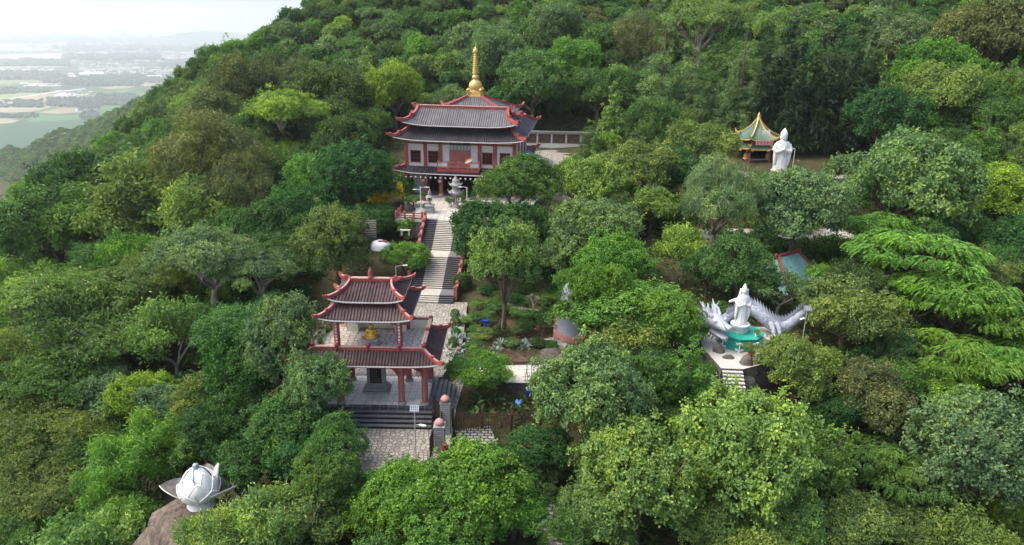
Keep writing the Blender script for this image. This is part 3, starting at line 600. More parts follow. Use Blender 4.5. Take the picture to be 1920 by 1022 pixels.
# memorial stone under the gate
t = thing('memorial_stone', 'grey memorial stone with dark inscribed panel standing under the gate', 'memorial stone', (GX, GY+0.35, GZ))
mb = MB(); mb.box(-1.25, 1.25, -0.85, 0.85, 0, 0.18, M['stone_grey'], 0.03); mb.box(-1.1, 1.1, -0.72, 0.72, 0.18, 0.42, M['stone_grey'], 0.05); mb.box(-0.95, 0.95, -0.6, 0.6, 0.42, 0.6, M['stone_grey'], 0.05); mb.build('base', t)
mb = MB(); mb.prism([(-0.82, -0.42), (0.82, -0.42), (0.82, 0.42), (-0.82, 0.42)], 0.6, 2.75, M['stone_grey']); mb.build('body', t)
mb = MB(); mb.box(-0.52, 0.52, -0.45, -0.421, 0.85, 2.6, M['black']); 
r = random.Random(4)
for i in range(9): mb.box(-0.42, 0.42*r.uniform(0.2, 1), -0.455, -0.451, 2.42-i*0.18, 2.45-i*0.18, M['glyph'])
mb.build('inscribed_panel', t)
lantern('paper_lantern', (GX+4.35, GY-2.8, GZ+3.35), 0.27, 'faded pink lantern hanging from the front of the lower gate eave', 'lanterns of the gate', M['pink'])
lantern('paper_lantern', (GX+3.3, GY+1.0, GZ+7.15), 0.27, 'faded pink lantern hanging beside the upper storey of the gate', 'lanterns of the gate', M['pink'])

# ---------------------------------------------------------------- forecourt, walls, fence, lamp
mb = MB(); P = [(-15.5, 47.6), (-4.95, 47.6), (-4.95, 58), (-4.5, 64), (-3.9, 81), (-19, 81), (-20, 62), (-20, 55)]
mb.prism(P, -4.5, 0.12, M['rock'], M['cobble']); structure('cobbled_forecourt', mb)
mb = MB(); mb.prism([(-18.0, 61.72), (-6.6, 61.72), (-5.2, 70), (-5.4, 81.5), (-16.5, 81.5)], -1, 1.39, M['rock'], M['cobble']); structure('cobbled_court', mb)
t = thing('iron_gate', 'brown lattice iron gate leaf swung open beside the gate steps', 'iron gate', (-6.75, 55.9, 0.35))
mb = MB()
dv = Vector((0.95, -2.6, 0)); 
for i in range(13): p = dv*(i/12); mb.beam([p, p+Vector((0.0001, 0, 0))], 0.01, 0.01, M['iron']) if False else mb.tube([p, p+Vector((0, 0, 2.0+0.3*math.sin(i/12*PI)))], 0.03, M['iron'], 5)
mb.build('bars', t)
mb = MB()
for z in (0.08, 0.7, 1.35, 1.95): mb.tube([Vector((0, 0, z)), dv+Vector((0, 0, z))], 0.035, M['iron'], 5)
for s in (0, 1): mb.tube([dv*s, dv*s+Vector((0, 0, 2.1))], 0.06, M['iron'], 6)
for i in range(6): mb.tube([dv*(i/6)+Vector((0, 0, 0.1)), dv*((i+1)/6)+Vector((0, 0, 1.95))], 0.02, M['iron'], 4); mb.tube([dv*(i/6)+Vector((0, 0, 1.95)), dv*((i+1)/6)+Vector((0, 0, 0.1))], 0.02, M['iron'], 4)
mb.build('frame', t)
t = thing('iron_gate', 'narrow brown iron gate leaf edge-on beside the nearer brick pillar', 'iron gate', (-6.3, 51.3, 0.12))
mb = MB(); dv = Vector((-0.12, -1.6, 0))
for i in range(9): p = dv*(i/8); mb.tube([p, p+Vector((0, 0, 2.0))], 0.03, M['iron'], 5)
for z in (0.1, 1.0, 1.9): mb.tube([Vector((0, 0, z)), dv+Vector((0, 0, z))], 0.035, M['iron'], 5)
mb.build('bars', t)
def pillar(x, y, z, h, label):
    t = thing('brick_pillar', label, 'pillar', (x, y, z), 0, 'brick pillars beside the gate steps')
    mb = MB(); mb.box(-0.42, 0.42, -0.42, 0.42, -1.0, h, M['grey_brick']); mb.build('shaft', t)
    mb = MB(); mb.box(-0.47, 0.47, -0.47, 0.47, h+0.002, h+0.1, M['grey_brick']); mb.lathe([(0.22, 0), (0.36, 0.1), (0.4, 0.25), (0.3, 0.42), (0.12, 0.55), (0.03, 0.62)], (0, 0, h+0.1), M['pink'], 12, True, fold=0.07, kf=6); mb.build('lotus_finial', t)
pillar(-5.55, 54.0, 0.1, 2.9, 'grey brick pillar with pink lotus finial at the end of the wooden fence')
pillar(-5.75, 51.0, 0.1, 2.4, 'shorter grey brick pillar with pink lotus finial, nearer and lower on the path')
t = thing('clay_jar', 'small brown jar on a pale stand at the foot of the nearer brick pillar', 'jar', (-5.25, 50.2, 0.1))
mb = MB(); mb.lathe([(0.18, 0.5), (0.3, 0.65), (0.3, 0.9), (0.2, 1.1), (0.24, 1.15)], (0, 0, 0), M['rust'], 12); mb.build('body', t); mb = MB(); mb.lathe([(0.26, 0.02), (0.2, 0.25), (0.3, 0.48)], (0, 0, 0), M['concrete'], 12); mb.build('stand', t)
mb = MB(); CL = [Vector(q) for q in ((-3.3, 55.0, 0), (-2.6, 52.5, 0), (-1.0, 50, 0), (1.0, 47.5, 0), (3.0, 45, 0), (5.0, 42.0, 0))]; top = []; 
for i, q in enumerate(CL):
    d = (CL[min(i+1, 5)]-CL[max(i-1, 0)]).normalized(); a = Vector((-d.y, d.x, 0)); z0 = -0.12 if i < 2 else -0.12-0.42*(i-1); w_ = 1.6 if i < 2 else 1.15
    top.append([(q+a*w_*u).to_tuple()[:2]+(z0,) for u in (1, .5, 0, -.5, -1)])
mb.grid(top, M['slab_path'], False); mb.grid([[p for p in (r_[0] for r_ in top)], [(r_[0][0], r_[0][1], r_[0][2]-1.2) for r_ in top]], M['rock']); mb.grid([[(r_[4][0], r_[4][1], r_[4][2]-1.2) for r_ in top], [r_[4] for r_ in top]], M['rock']); structure('slab_path', mb)
# wooden picket fence
t = thing('picket_fence', 'weathered brown wooden picket fence running from the brick pillar', 'fence', (0, 0, 0))
A_, B_ = Vector((-5.0, 54.6, -0.15)), Vector((2.8, 55.4, -0.2)); mb = MB(); rr = random.Random(5); n = 36
for i in range(n):
    p = A_.lerp(B_, (i+0.5)/n); h = 1.65+rr.uniform(-.08, .08); mb.obox(p+Vector((0, rr.uniform(-.02, .02), h/2)), (0.10, 0.04, h), rr.uniform(-.1, .1), M['wood'], rr.uniform(-.03, .03))
mb.build('pickets', t); mb = MB()
for z in (0.35, 1.25): mb.beam([A_+Vector((0, 0.05, z)), B_+Vector((0, 0.05, z))], 0.05, 0.1, M['wood'])
mb.build('rails', t)
for i in (0, 1, 2, 3):
    p = A_.lerp(B_, i/3); mb = MB(); mb.box(p.x-0.1, p.x+0.1, p.y+0.09, p.y+0.28, p.z-0.5, p.z+1.95, M['wood']); mb.lathe([(0.13, 0), (0.15, 0.1), (0.05, 0.25)], (p.x, p.y+0.18, p.z+1.95), M['wood'], 8); mb.build('post', t)
def lamp_post(loc, h, label, arms, panel=True, rz=0.0, r=0.05, mat=M['steel']):
    t = thing('street_lamp', label, 'street lamp', loc, rz, 'lamp posts of the temple grounds')
    mb = MB(); mb.tube([(0, 0, -0.3), (0, 0, h)], r, mat, 8); mb.lathe([(r*2.4, 0), (r*2.4, 0.05), (r*1.2, 0.2)], (0, 0, 0), mat, 8); mb.build('pole', t)
    for (dx, dy, z, L) in arms:
        mb = MB(); e = Vector((dx, dy, 0)).normalized(); mb.tube([Vector((0, 0, z)), e*L*0.6+Vector((0, 0, z+0.12)), e*L+Vector((0, 0, z+0.12))], r*0.6, mat, 6); o = mb.build('arm', t)
        mb = MB(); mb.obox(e*(L+0.22)+Vector((0, 0, z+0.12)), (0.55, 0.2, 0.09), math.atan2(dy, dx), M['white_paint']); mb.build('lamp_head', o)
    if panel:
        mb = MB(); mb.obox((0, 0, h+0.12), (0.75, 0.6, 0.04), 0, M['solar'], R(-38)*-1); mb.build('solar_panel', t)
    return t
lamp_post((-7.56, 49.65, 0.12), 4.6, 'grey solar street lamp on the cobbles before the gate steps', [(1, -0.3, 3.2, 0.45)], True)
lamp_post((-13.9, 80.2, 1.2), 5.2, 'slim grey lamp post beside the lower flight of temple stairs', [(1, 0.2, 5.1, 0.9)], False)
lamp_post((-4.9, 63.0, 0.1), 4.4, 'slim grey pole carrying a pink lantern beside the gate roof', [], False, r=0.04)
lantern('paper_lantern', (-5.05, 62.85, 3.9), 0.24, 'faded pink lantern on the slim pole beside the gate', 'lanterns of the gate', M['pink'])

# ---------------------------------------------------------------- stairs
ST = thing('staircase', 'broad grey staircase with cream centre strip climbing to the temple', 'staircase', (-10.2, 81.0, 1.4), R(-3))
def flight(y0, z0, n, run, rise, name):
    mb = MB()
    for i in range(n):
        ya, yb = y0+i*run, y0+(i+1)*run; zt = z0+(i+1)*rise
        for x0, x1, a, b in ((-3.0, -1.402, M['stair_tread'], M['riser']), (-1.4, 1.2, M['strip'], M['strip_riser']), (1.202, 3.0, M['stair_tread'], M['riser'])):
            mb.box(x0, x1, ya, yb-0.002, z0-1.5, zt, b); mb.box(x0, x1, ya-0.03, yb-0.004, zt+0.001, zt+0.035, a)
    return mb.build(name, ST)
def landing(y0, y1, z, name='landing'):
    mb = MB()
    for x0, x1, a in ((-3.0, -1.402, M['tread']), (-1.4, 1.2, M['strip']), (1.202, 3.0, M['tread'])): mb.box(x0, x1, y0, y1-0.002, z-2.0, z+0.035, a)
    return mb.build(name, ST)
flight(0, 0, 4, 0.32, 0.16, 'flight'); landing(1.28, 3.25, 0.64); flight(3.25, 0.64, 16, 0.345, 0.16, 'flight'); landing(8.77, 11.3, 3.2); flight(11.3, 3.2, 17, 0.33, 0.165, 'flight'); landing(16.91, 17.6, 6.0)
def stair_wall(x, name):
    mb = MB(); segs = [(1.2, 3.3, 0.64, 0.64), (3.3, 8.8, 0.64, 3.2), (8.8, 11.3, 3.2, 3.2), (11.3, 16.9, 3.2, 6.0)]
    for y0, y1, z0, z1 in segs:
        b = z0-2.0; v = [(x-0.14, y0, b), (x+0.14, y0, b), (x+0.14, y1, b), (x-0.14, y1, b), (x-0.14, y0, z0+0.72), (x+0.14, y0, z0+0.72), (x+0.14, y1, z1+0.72), (x-0.14, y1, z1+0.72)]
        mb.add(v, [(3, 2, 1, 0), (4, 5, 6, 7), (0, 1, 5, 4), (1, 2, 6, 5), (2, 3, 7, 6), (3, 0, 4, 7)], M['red_dull'])
        mb.beam([(x, y0, z0+0.723), (x, y1, z1+0.723)], 0.4, 0.12, M['red_dull'])
    o = mb.build(name, ST)
    for y, z in ((1.2, 0.64), (3.3, 0.64), (4.7, 1.3), (6.1, 1.95), (7.5, 2.6), (8.8, 3.2), (11.3, 3.2), (12.7, 3.9), (14.1, 4.6), (15.5, 5.3), (16.9, 6.0)):
        q = MB(); q.box(x-0.2, x+0.2, y-0.2, y+0.2, z-0.6, z+1.0, M['red_dull']); q.box(x-0.25, x+0.25, y-0.25, y+0.25, z+1.002, z+1.1, M['red_dull']); q.lathe([(0.18, 0), (0.2, 0.08), (0.06, 0.2)], (x, y, z+1.1), M['red_dull'], 8); q.build('newel_post', o)
stair_wall(-3.2, 'parapet'); stair_wall(3.2, 'parapet')
t = thing('wheelie_bin', 'blue plastic wheelie bin at the foot of the temple stairs', 'bin', (-2.9, 74.6, 0.95))
mb = MB(); mb.loft([[(-0.24, -0.27, 0.08), (0.24, -0.27, 0.08), (0.24, 0.27, 0.08), (-0.24, 0.27, 0.08)], [(-0.3, -0.36, 1.0), (0.3, -0.36, 1.0), (0.3, 0.36, 1.0), (-0.3, 0.36, 1.0)]], M['blue']); mb.build('body', t)
mb = MB(); mb.box(-0.32, 0.32, -0.4, 0.38, 1.003, 1.08, M['blue'], 0.02); mb.build('lid', t)
for s in (-1, 1): mb = MB(); mb.tube([(s*0.25, 0.3, 0.1), (s*0.3, 0.3, 0.1)], 0.1, M['black'], 10); mb.build('wheel', t)

# ---------------------------------------------------------------- temple plaza and terrace left of the stairs
TX, TY, TZ, TR = -8.6, 112.7, 7.45, R(-6)
mb = MB(); mb.prism([(-14.6, 98.75), (-3.0, 98.1), (1.5, 100), (3.5, 110), (9, 124), (-17, 126), (-18, 112.5), (-14.6, 104)], 3.0, 7.44, M['grey_brick'], M['tile_plaza']); structure('temple_plaza', mb)
t = thing('balustrade_terrace', 'small planted terrace with faded red balustrade beside the top of the stairs', 'terrace', (-14.6, 98.6, 7.3), R(-3))
mb = MB(); mb.box(-2.3, 1.7, -0.2, 3.4, -0.35, 0.0, M['concrete']); mb.build('slab', t)
mb = MB(); mb.box(-1.4, 1.6, 0.4, 0.8, -3.8, -0.352, M['grey_brick']); mb.build('support_wall', t)
mb = MB(); mb.tube([(-1.6, 0.2, -3.8), (-1.6, 0.2, -0.36)], 0.13, M['dark_red'], 8); mb.build('support_post', t)
bal = MB()
for z in (0.16, 0.45, 0.8): bal.box(-2.2, 1.6, -0.12, 0.0, z, z+0.13, M['red_dull']); bal.box(-2.22, -2.1, 0.05, 3.3, z, z+0.13, M['red_dull'])
o = bal.build('balustrade', t)
for x, y in ((-2.15, -0.06), (-0.9, -0.06), (0.4, -0.06), (1.6, -0.06), (-2.15, 1.7), (-2.15, 3.3)):
    q = MB(); q.box(x-0.14, x+0.14, y-0.14, y+0.14, 0.0, 1.05, M['red_dull']); q.lathe([(0.15, 0), (0.17, 0.06), (0.05, 0.18)], (x, y, 1.05), M['red_dull'], 8); q.build('post', o)
lamp_post((-13.3, 99.6, 7.44), 4.4, 'white two-armed lamp post at the head of the stairs', [(1, 0, 4.2, 0.8), (-1, -0.2, 3.9, 0.6)], False, mat=M['white_paint'])
lamp_post((-6.9, 103.5, 7.44), 3.6, 'white lamp post with one arm before the right side of the temple porch', [(-1, -0.1, 3.5, 0.8)], False, mat=M['white_paint'])
# stone lantern
t = thing('stone_lantern', 'pale grey stone lantern on a square pedestal in the temple plaza', 'stone lantern', (-12.3, 102.2, 7.44))
mb = MB(); mb.box(-0.62, 0.62, -0.62, 0.62, 0, 1.0, M['stone_grey'], 0.03); mb.box(-0.72, 0.72, -0.72, 0.72, 1.0, 1.12, M['stone_grey'], 0.02); mb.build('pedestal', t)
mb = MB(); mb.lathe([(0.3, 1.12), (0.22, 1.3), (0.2, 1.7), (0.4, 1.85)], (0, 0, 0), M['stone_grey'], 8); mb.lathe([(0.33, 1.85), (0.33, 2.3)], (0, 0, 0), M['stone_grey'], 6, False)
mb.box(-0.13, 0.13, -0.34, -0.28, 1.95, 2.2, M['black']); mb.build('light_chamber', t)
mb = MB(); mb.lathe([(0.66, 2.3), (0.62, 2.4), (0.3, 2.58), (0.2, 2.72), (0.3, 2.84), (0.2, 2.98), (0.24, 3.08), (0.1, 3.3), (0.02, 3.6)], (0, 0, 0), M['stone_grey'], 8); mb.build('roof', t)
# incense burner
t = thing('incense_burner', 'grey two-tiered incense burner with upturned eaves before the temple porch', 'incense burner', (-8.75, 105.5, 7.44))
mb = MB(); mb.lathe([(0.7, 0), (0.7, 0.25), (0.45, 0.35), (0.4, 0.75), (0.5, 0.85)], (0, 0, 0), M['stone_grey'], 12); mb.build('base', t)
mb = MB()
for a in range(3): mb.tube([(0.42*math.cos(a*2.1+.5), 0.42*math.sin(a*2.1+.5), 0.85), (0.34*math.cos(a*2.1+.5), 0.34*math.sin(a*2.1+.5), 2.0)], 0.1, M['stone_grey'], 6)
mb.build('legs', t)
for z, r in ((2.0, 1.15), (3.15, 1.0)):
    mb = MB(); mb.lathe([(0.5, z-0.02), (r*0.75, z+0.12), (r, z+0.42), (r*0.9, z+0.45), (0.6, z+0.4), (0.5, z+0.8), (0.5, z+1.1)], (0, 0, 0), M['stone_grey'], 12)
    for a in range(6): c, s = math.cos(a*PI/3), math.sin(a*PI/3); mb.tube([(r*0.85*c, r*0.85*s, z+0.4), (r*1.05*c, r*1.05*s, z+0.6), (r*0.95*c, r*0.95*s, z+0.8)], [0.1, 0.08, 0.03], M['stone_grey'], 5)
    mb.build('tier', t)
mb = MB(); mb.lathe([(0.5, 4.25), (0.3, 4.4), (0.25, 4.6), (0.12, 4.75), (0.03, 5.1)], (0, 0, 0), M['stone_grey'], 10); mb.build('finial', t)

# ---------------------------------------------------------------- the temple
T = thing('main_temple', 'large white and red temple with tiered grey roofs and golden spire', 'temple', (TX, TY, TZ), TR)
mb = MB(); mb.box(-8.7, 8.7, 0, 22, 4.3, 9.3, M['white_wall']); mb.build('upper_wall', T)
mb = MB(); mb.box(-9.3, 9.3, 4.5, 22.5, 0, 4.3, M['black']); mb.box(-9.0, -5.9, 1.0, 4.45, 0, 4.2, M['white_wall']); mb.box(6.5, 9.0, 1.0, 4.45, 0, 4.2, M['white_wall']); mb.box(-3.9, -3.3, 1.5, 4.45, 0, 4.2, M['dark_red']); mb.box(3.3, 3.9, 1.5, 4.45, 0, 4.2, M['dark_red'])  # black box paints the darkness inside the porch
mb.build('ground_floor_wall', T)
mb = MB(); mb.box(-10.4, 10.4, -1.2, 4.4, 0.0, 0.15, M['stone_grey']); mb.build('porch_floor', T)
mb = MB(); mb.box(-9.2, 9.2, -0.05, 4.4, 4.05, 4.28, M['black']); mb.build('porch_ceiling', T)  # shade under the porch roof painted as a black ceiling
for x in (-8.7, -5.6, -3.05, 3.05, 5.6, 8.7):
    mb = MB(); column(mb, x, -0.3, 0.15, 4.2, 0.33, M['red_dull'], M['gold']); mb.build('porch_column', T)
for x in (-8.7, -5.6, -3.15, 3.15, 5.6, 8.7):
    mb = MB(); mb.box(x-0.28, x+0.28, -0.26, 0.2, 4.32, 9.2, M['red'], 0.04); mb.build('pilaster', T)
for y in (5.5, 11, 16.5): mb = MB(); mb.box(8.6, 8.96, y-0.26, y+0.26, 4.32, 9.2, M['red']); mb.build('pilaster', T)
mb = MB()
for z0, z1 in ((4.36, 4.56), (8.35, 8.6), (9.0, 9.25)):
    for x0, x1 in ((-8.4, -5.9), (-5.3, -3.45), (-2.85, 2.85), (3.45, 5.3), (5.9, 8.4)): mb.box(x0, x1, -0.14, 0.1, z0, z1, M['red'])
    mb.box(8.71, 8.84, 0.3, 21.9, z0, z1, M['red'])
mb.build('beams', T)
def window(x):
    fr = MB(); w2, z0, z1 = 0.74, 5.45, 7.2
    fr.box(x-w2-0.1, x-w2, -0.1, 0.05, z0-0.1, z1+0.1, M['red']); fr.box(x+w2, x+w2+0.1, -0.1, 0.05, z0-0.1, z1+0.1, M['red']); fr.box(x-w2+.001, x+w2-.001, -0.1, 0.05, z1, z1+0.1, M['red']); fr.box(x-w2+.001, x+w2-.001, -0.1, 0.05, z0-0.1, z0, M['red'])
    for i in (1, 2): xx = x-w2+2*w2*i/3; fr.box(xx-0.04, xx+0.04, -0.07, 0.03, z0, z1, M['dark_red'])
    for i in (1, 2): zz = z0+(z1-z0)*i/3; fr.box(x-w2, x+w2, -0.06, 0.025, zz-0.035, zz+0.035, M['dark_red'])
    o = fr.build('window', T); p = MB(); p.box(x-w2, x+w2, -0.012, -0.006, z0, z1, M['glass']); p.build('pane', o)
for x in (-7.2, -4.3, 4.4, 7.2): window(x)
mb = MB(); mb.box(-1.7, 1.7, -0.16, -0.01, 5.0, 7.5, M['red_dull']); mb.box(-1.62, -0.02, -0.2, -0.161, 5.05, 7.4, M['red_dull']); mb.box(0.02, 1.62, -0.2, -0.161, 5.05, 7.4, M['red_dull']); mb.build('door', T)
mb = MB(); mb.box(-1.7, 1.7, -0.08, -0.008, 7.55, 8.33, M['black'])
for i in range(15): x = -1.6+i*3.2/14; mb.box(x-0.05, x+0.05, -0.14, -0.081, 7.57, 8.31, M['white_paint'])
mb.build('transom', T)
name_board(T, -1.5, 1.5, 8.45, 8.95, -0.3, 4, 9)
# balcony with balustrade
mb = MB(); mb.box(-3.35, 3.35, -1.5, -0.28, 4.55, 4.75, M['red']); mb.box(-3.35, 3.35, -1.6, -1.4, 4.25, 4.55, M['red']); o = mb.build('balcony', T)
q = MB()
for z in (4.95, 5.75): q.box(-3.3, 3.3, -1.55, -1.4, z, z+0.12, M['red_dull'])
for s in (-1, 1): q.box(s*3.3-0.06, s*3.3+0.06, -1.38, -0.3, 5.75, 5.87, M['red_dull'])
for x in (-3.3, -1.65, 0, 1.65, 3.3): q.box(x-0.1, x+0.1, -1.58, -1.37, 4.76, 6.0, M['red_dull'])
q.build('balcony_rail', o); q = MB()
for i in range(36): x = -3.15+i*6.3/35; q.lathe([(0.04, 0), (0.075, 0.2), (0.04, 0.45), (0.05, 0.66)], (x, -1.475, 5.07), M['white_paint'] if abs(x) > 1.65 else M['red_dull'], 6)
q.build('balusters', o)
hip_roof(T, 10.3, 13.2, 3.95, 8.9, 11.1, 4.75, M['roof_black'], lift=0.6, rib=0.36, rh=0.09, rw=0.45, rhh=0.42, tip=0.8, tiph=0.5, names=('lower_roof', 'hip_ridge')).location = (0, 11, 0)
for o in [c for c in T.children if c.name.startswith('hip_ridge')]: o.location = (0, 11, 0)
def shift(before, y):
    for o in T.children:
        if o not in before: o.location = (0, y, 0)
bf = list(T.children); hip_roof(T, 10.2, 13.0, 9.1, 8.1, 10.6, 10.9, M['roof_black'], lift=0.5, rib=0.36, rh=0.09, rw=0.48, rhh=0.45, tip=0.85, tiph=0.5, names=('middle_roof', 'hip_ridge')); shift(bf, 11)
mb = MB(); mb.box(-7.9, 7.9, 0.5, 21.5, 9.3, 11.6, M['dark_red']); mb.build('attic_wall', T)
bf = list(T.children); hip_roof(T, 8.85, 4.1, 11.35, 7.3, 0.2, 13.65, M['roof_grey'], lift=0.55, prof=1.12, ka=2.6, kb=1.0, rib=0.36, rh=0.1, rw=0.5, rhh=0.45, tip=0.8, tiph=0.5, names=('front_hall_roof', 'hip_ridge')); 
o = ridge_beam(T, 7.45, 13.55, 0.5, 0.5, M['red'], M['pink_cap'], end=0.9, endh=0.75); shift(bf, 2.9)
bf = list(T.children); hip_roof(T, 7.0, 7.0, 11.6, 1.0, 1.0, 14.55, M['roof_grey'], lift=0.4, prof=1.1, rib=0.36, rh=0.1, rw=0.45, rhh=0.4, tip=1.0, tiph=0.8, names=('tower_roof', 'hip_ridge')); shift(bf, 15.6)
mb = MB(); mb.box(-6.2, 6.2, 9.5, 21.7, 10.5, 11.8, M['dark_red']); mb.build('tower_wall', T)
mb = MB()
c = (0, 15.6, 14.4)
mb.box(-1.3, 1.3, 14.3, 16.9, 14.4, 14.75, M['gold'], 0.04); mb.box(-1.1, 1.1, 14.5, 16.7, 14.75, 15.35, M['gold'], 0.04)
for sx in (-1, 1):
    for sy in (-1, 1): mb.lathe([(0.28, 0.35), (0.28, 1.1), (0.34, 1.15), (0.34, 1.3), (0.14, 1.45), (0.05, 1.6)], (sx*1.1, 15.6+sy*1.1, 14.4), M['gold'], 8)
pr = [(1.0, 0.95), (1.05, 1.1), (0.9, 1.2), (1.12, 1.45), (1.2, 1.9), (1.05, 2.4), (0.7, 2.75), (0.42, 2.9), (0.42, 3.0), (0.6, 3.2), (0.62, 3.45), (0.4, 3.75), (0.3, 3.9)]
z = 3.95
for i in range(11):
    r = 0.58-i*0.02; pr += [(0.24, z), (r, z+0.05), (r, z+0.15), (0.24, z+0.24)]; z += 0.30
pr += [(0.3, z), (0.42, z+0.2), (0.48, z+0.42), (0.36, z+0.72), (0.17, z+0.98), (0.07, z+1.2), (0.03, z+1.6)]
mb.lathe(pr, c, M['gold'], 18); mb.build('spire', T)
# grey sheet roof of the side hall, right of the temple
t = thing('side_hall', 'low side hall with plain grey sheet roof against the temple wall', 'hall', (TX, TY, TZ), TR)
mb = MB(); mb.box(9.6, 13.0, 3.5, 16, -0.3, 3.1, M['white_wall']); mb.build('wall', t)
mb = MB(); mb.add([(9.0, 2.4, 5.2), (14.0, 2.4, 3.3), (14.0, 17, 3.3), (9.0, 17, 5.2), (9.0, 2.4, 5.05), (14.0, 2.4, 3.15), (14.0, 17, 3.15), (9.0, 17, 5.05)], [(0, 1, 2, 3), (7, 6, 5, 4), (0, 4, 5, 1), (1, 5, 6, 2), (2, 6, 7, 3), (3, 7, 4, 0)], M['sheet_grey']); mb.build('roof', t)
# flag on the balcony
t = thing('temple_flag', 'small orange, white and red striped flag on the temple balcony', 'flag', (TX+2.0, TY-2.0, TZ+5.0), TR)
mb = MB(); mb.tube([(0, 0, -0.2), (0.1, -0.3, 2.0)], 0.025, M['white_paint'], 5); mb.build('pole', t)
for i, (mt, z0) in enumerate(((M['flag_orange'], 1.5), (M['white_paint'], 1.2), (M['flag_red'], 0.95))):
    mb = MB(); mb.grid([[(0.08-0.28*q+0.02, -0.25-0.06*math.sin(q*1.5), z0+0.3*s-0.13*q) for s in (0, 1)] for q in range(5)], mt); mb.build('stripe', t)
# lanterns under the lower eave
LG = 'white lanterns along the temple eave'
def tw(x, y, z): c, s = math.cos(TR), math.sin(TR); return (TX+x*c-y*s, TY+x*s+y*c, TZ+z)
first = None
for i in range(22):
    p = tw(-8.4+i*0.8, -1.95, 3.35)
    if first is None:
        first = lantern('paper_lantern', p, 0.17, 'small white paper lantern in the row under the lower temple eave', LG, M['lantern_white'], M['lantern_white'])
    else: c_ = copy_tree(first); c_.location = p
for x, lb in ((-5.7, 'pink round lantern before the grey wall at the dark porch end'), (-3.0, 'pink round lantern by the red porch column behind the stone lantern'), (3.1, 'pink round lantern by the porch column beside the one-armed lamp')):
    lantern('round_lantern', tw(x, -1.5, 2.75), 0.36, lb, 'pink lanterns of the temple porch', M['pink'])
# courtyard beside and behind the temple
mb = MB(); mb.prism([(0, 117), (12, 112), (26, 118), (26, 160), (0, 160)], 4.0, 8.9, M['grey_brick'], M['cobble']); structure('courtyard', mb)
t = thing('courtyard_wall', 'white courtyard wall with brown relief panels and grey coping behind the temple', 'wall', (4.5, 153.5, 8.9), R(-2))
mb = MB(); mb.box(-6, 13, 0, 0.4, 0, 3.4, M['white_wall']); mb.build('wall', t); mb = MB(); mb.box(-6.2, 13.2, -0.5, 0.9, 3.402, 3.7, M['sheet_grey']); mb.build('coping', t)
for i in range(6): x0 = -5.6+i*3.1; mb = MB(); mb.box(x0, x0+2.75, -0.06, -0.005, 1.2, 3.1, M['mural']); mb.build('relief_panel', t)

# ---------------------------------------------------------------- statues on the right hand hillside
def oval(cx, cy, z, rx, ry, n=28, fold=0.0, kf=9, ph=0.0):
    return [(cx+rx*math.cos(2*PI*j/n)*(1+fold*math.sin(kf*2*PI*j/n+ph)), cy+ry*math.sin(2*PI*j/n)*(1+fold*math.sin(kf*2*PI*j/n+ph)), z) for j in range(n)]
def petal_mesh(mb, mat, L, W, base_r, tilt, az, z0, curl=0.5, cup=0.35, th=0.05, n=7, inner=None, point=1.0):
    """a cupped lotus petal growing outward from radius base_r at azimuth az"""
    ca, sa = math.cos(az), math.sin(az); F = []; Bk = []
    for i in range(n):
        t = i/(n-1); w_ = W*math.sin(PI*min(1, (t*0.88+0.12)))**(0.75)*(1-0.15*t); a = tilt+curl*t
        rr = base_r+L*(math.sin(tilt+curl*t*0.5)*t); zz = z0+L*t*math.cos(tilt+curl*t*0.5)
        row = []; row2 = []
        for j in range(n):
            s = j/(n-1)*2-1; c = cup*w_*s*s
            x = rr-c*math.cos(a)*1.0; y = s*w_; z = zz+c*math.sin(a)
            row.append((x*ca-y*sa, x*sa+y*ca, z))
            nx, nz = math.cos(a)*th, -math.sin(a)*th
            row2.append(((x+nx)*ca-y*sa, (x+nx)*sa+y*ca, z+nz))
        F.append(row); Bk.append(row2)
    mb.grid([r[::-1] for r in F], inner or mat); mb.grid(Bk, mat)
    rim = [F[i][0] for i in range(n)]+F[n-1][1:]+[F[i][n-1] for i in range(n-2, -1, -1)]; rim2 = [Bk[i][0] for i in range(n)]+Bk[n-1][1:]+[Bk[i][n-1] for i in range(n-2, -1, -1)]
    mb.grid([rim, rim2], mat, False)
def lotus_seat(parent, r, h, mat, name='lotus_base', rows=2, n=14):
    mb = MB(); mb.lathe([(r*0.72, 0), (r*0.8, h*0.15), (r*0.55, h*0.35), (r*0.75, h*0.6), (r*0.95, h*0.92), (r*0.9, h)], (0, 0, 0), mat, 20)
    for q in range(rows):
        for i in range(n): petal_mesh(mb, mat, h*(0.6-0.05*q), r*0.22, r*(0.6+0.1*q), 0.75+0.2*q, 2*PI*(i+0.5*q)/n, h*(0.42-0.16*q), -0.5, 0.25, 0.02, 5)
    for i in range(n): petal_mesh(mb, mat, h*0.35, r*0.2, r*0.55, 1.9, 2*PI*i/n, h*0.38, 0.3, 0.2, 0.02, 5)
    return mb.build(name, parent)
ZG = 3.5; gc = Vector((23.3, 66.2, ZG))
mb = MB(); mb.prism([(19.9, 60.4), (21.9, 60.3), (26.3, 62.5), (29.0, 66), (28, 70.5), (19.8, 70.5), (19.3, 65)], -1.5, ZG-0.01, M['rock'], M['concrete']); structure('statue_terrace', mb)
t = thing('jade_platform', 'jade green eight-sided platform with white trim under the white robed statue', 'platform', gc)
a0 = PI/8+0.1
mb = MB(); mb.lathe([(2.3, 0), (2.3, 1.0), (2.15, 1.02), (2.15, 1.18), (2.28, 1.2), (2.28, 1.3)], (0, 0, 0), M['jade'], 8, False, a0=a0); mb.build('body', t)
tr = MB()
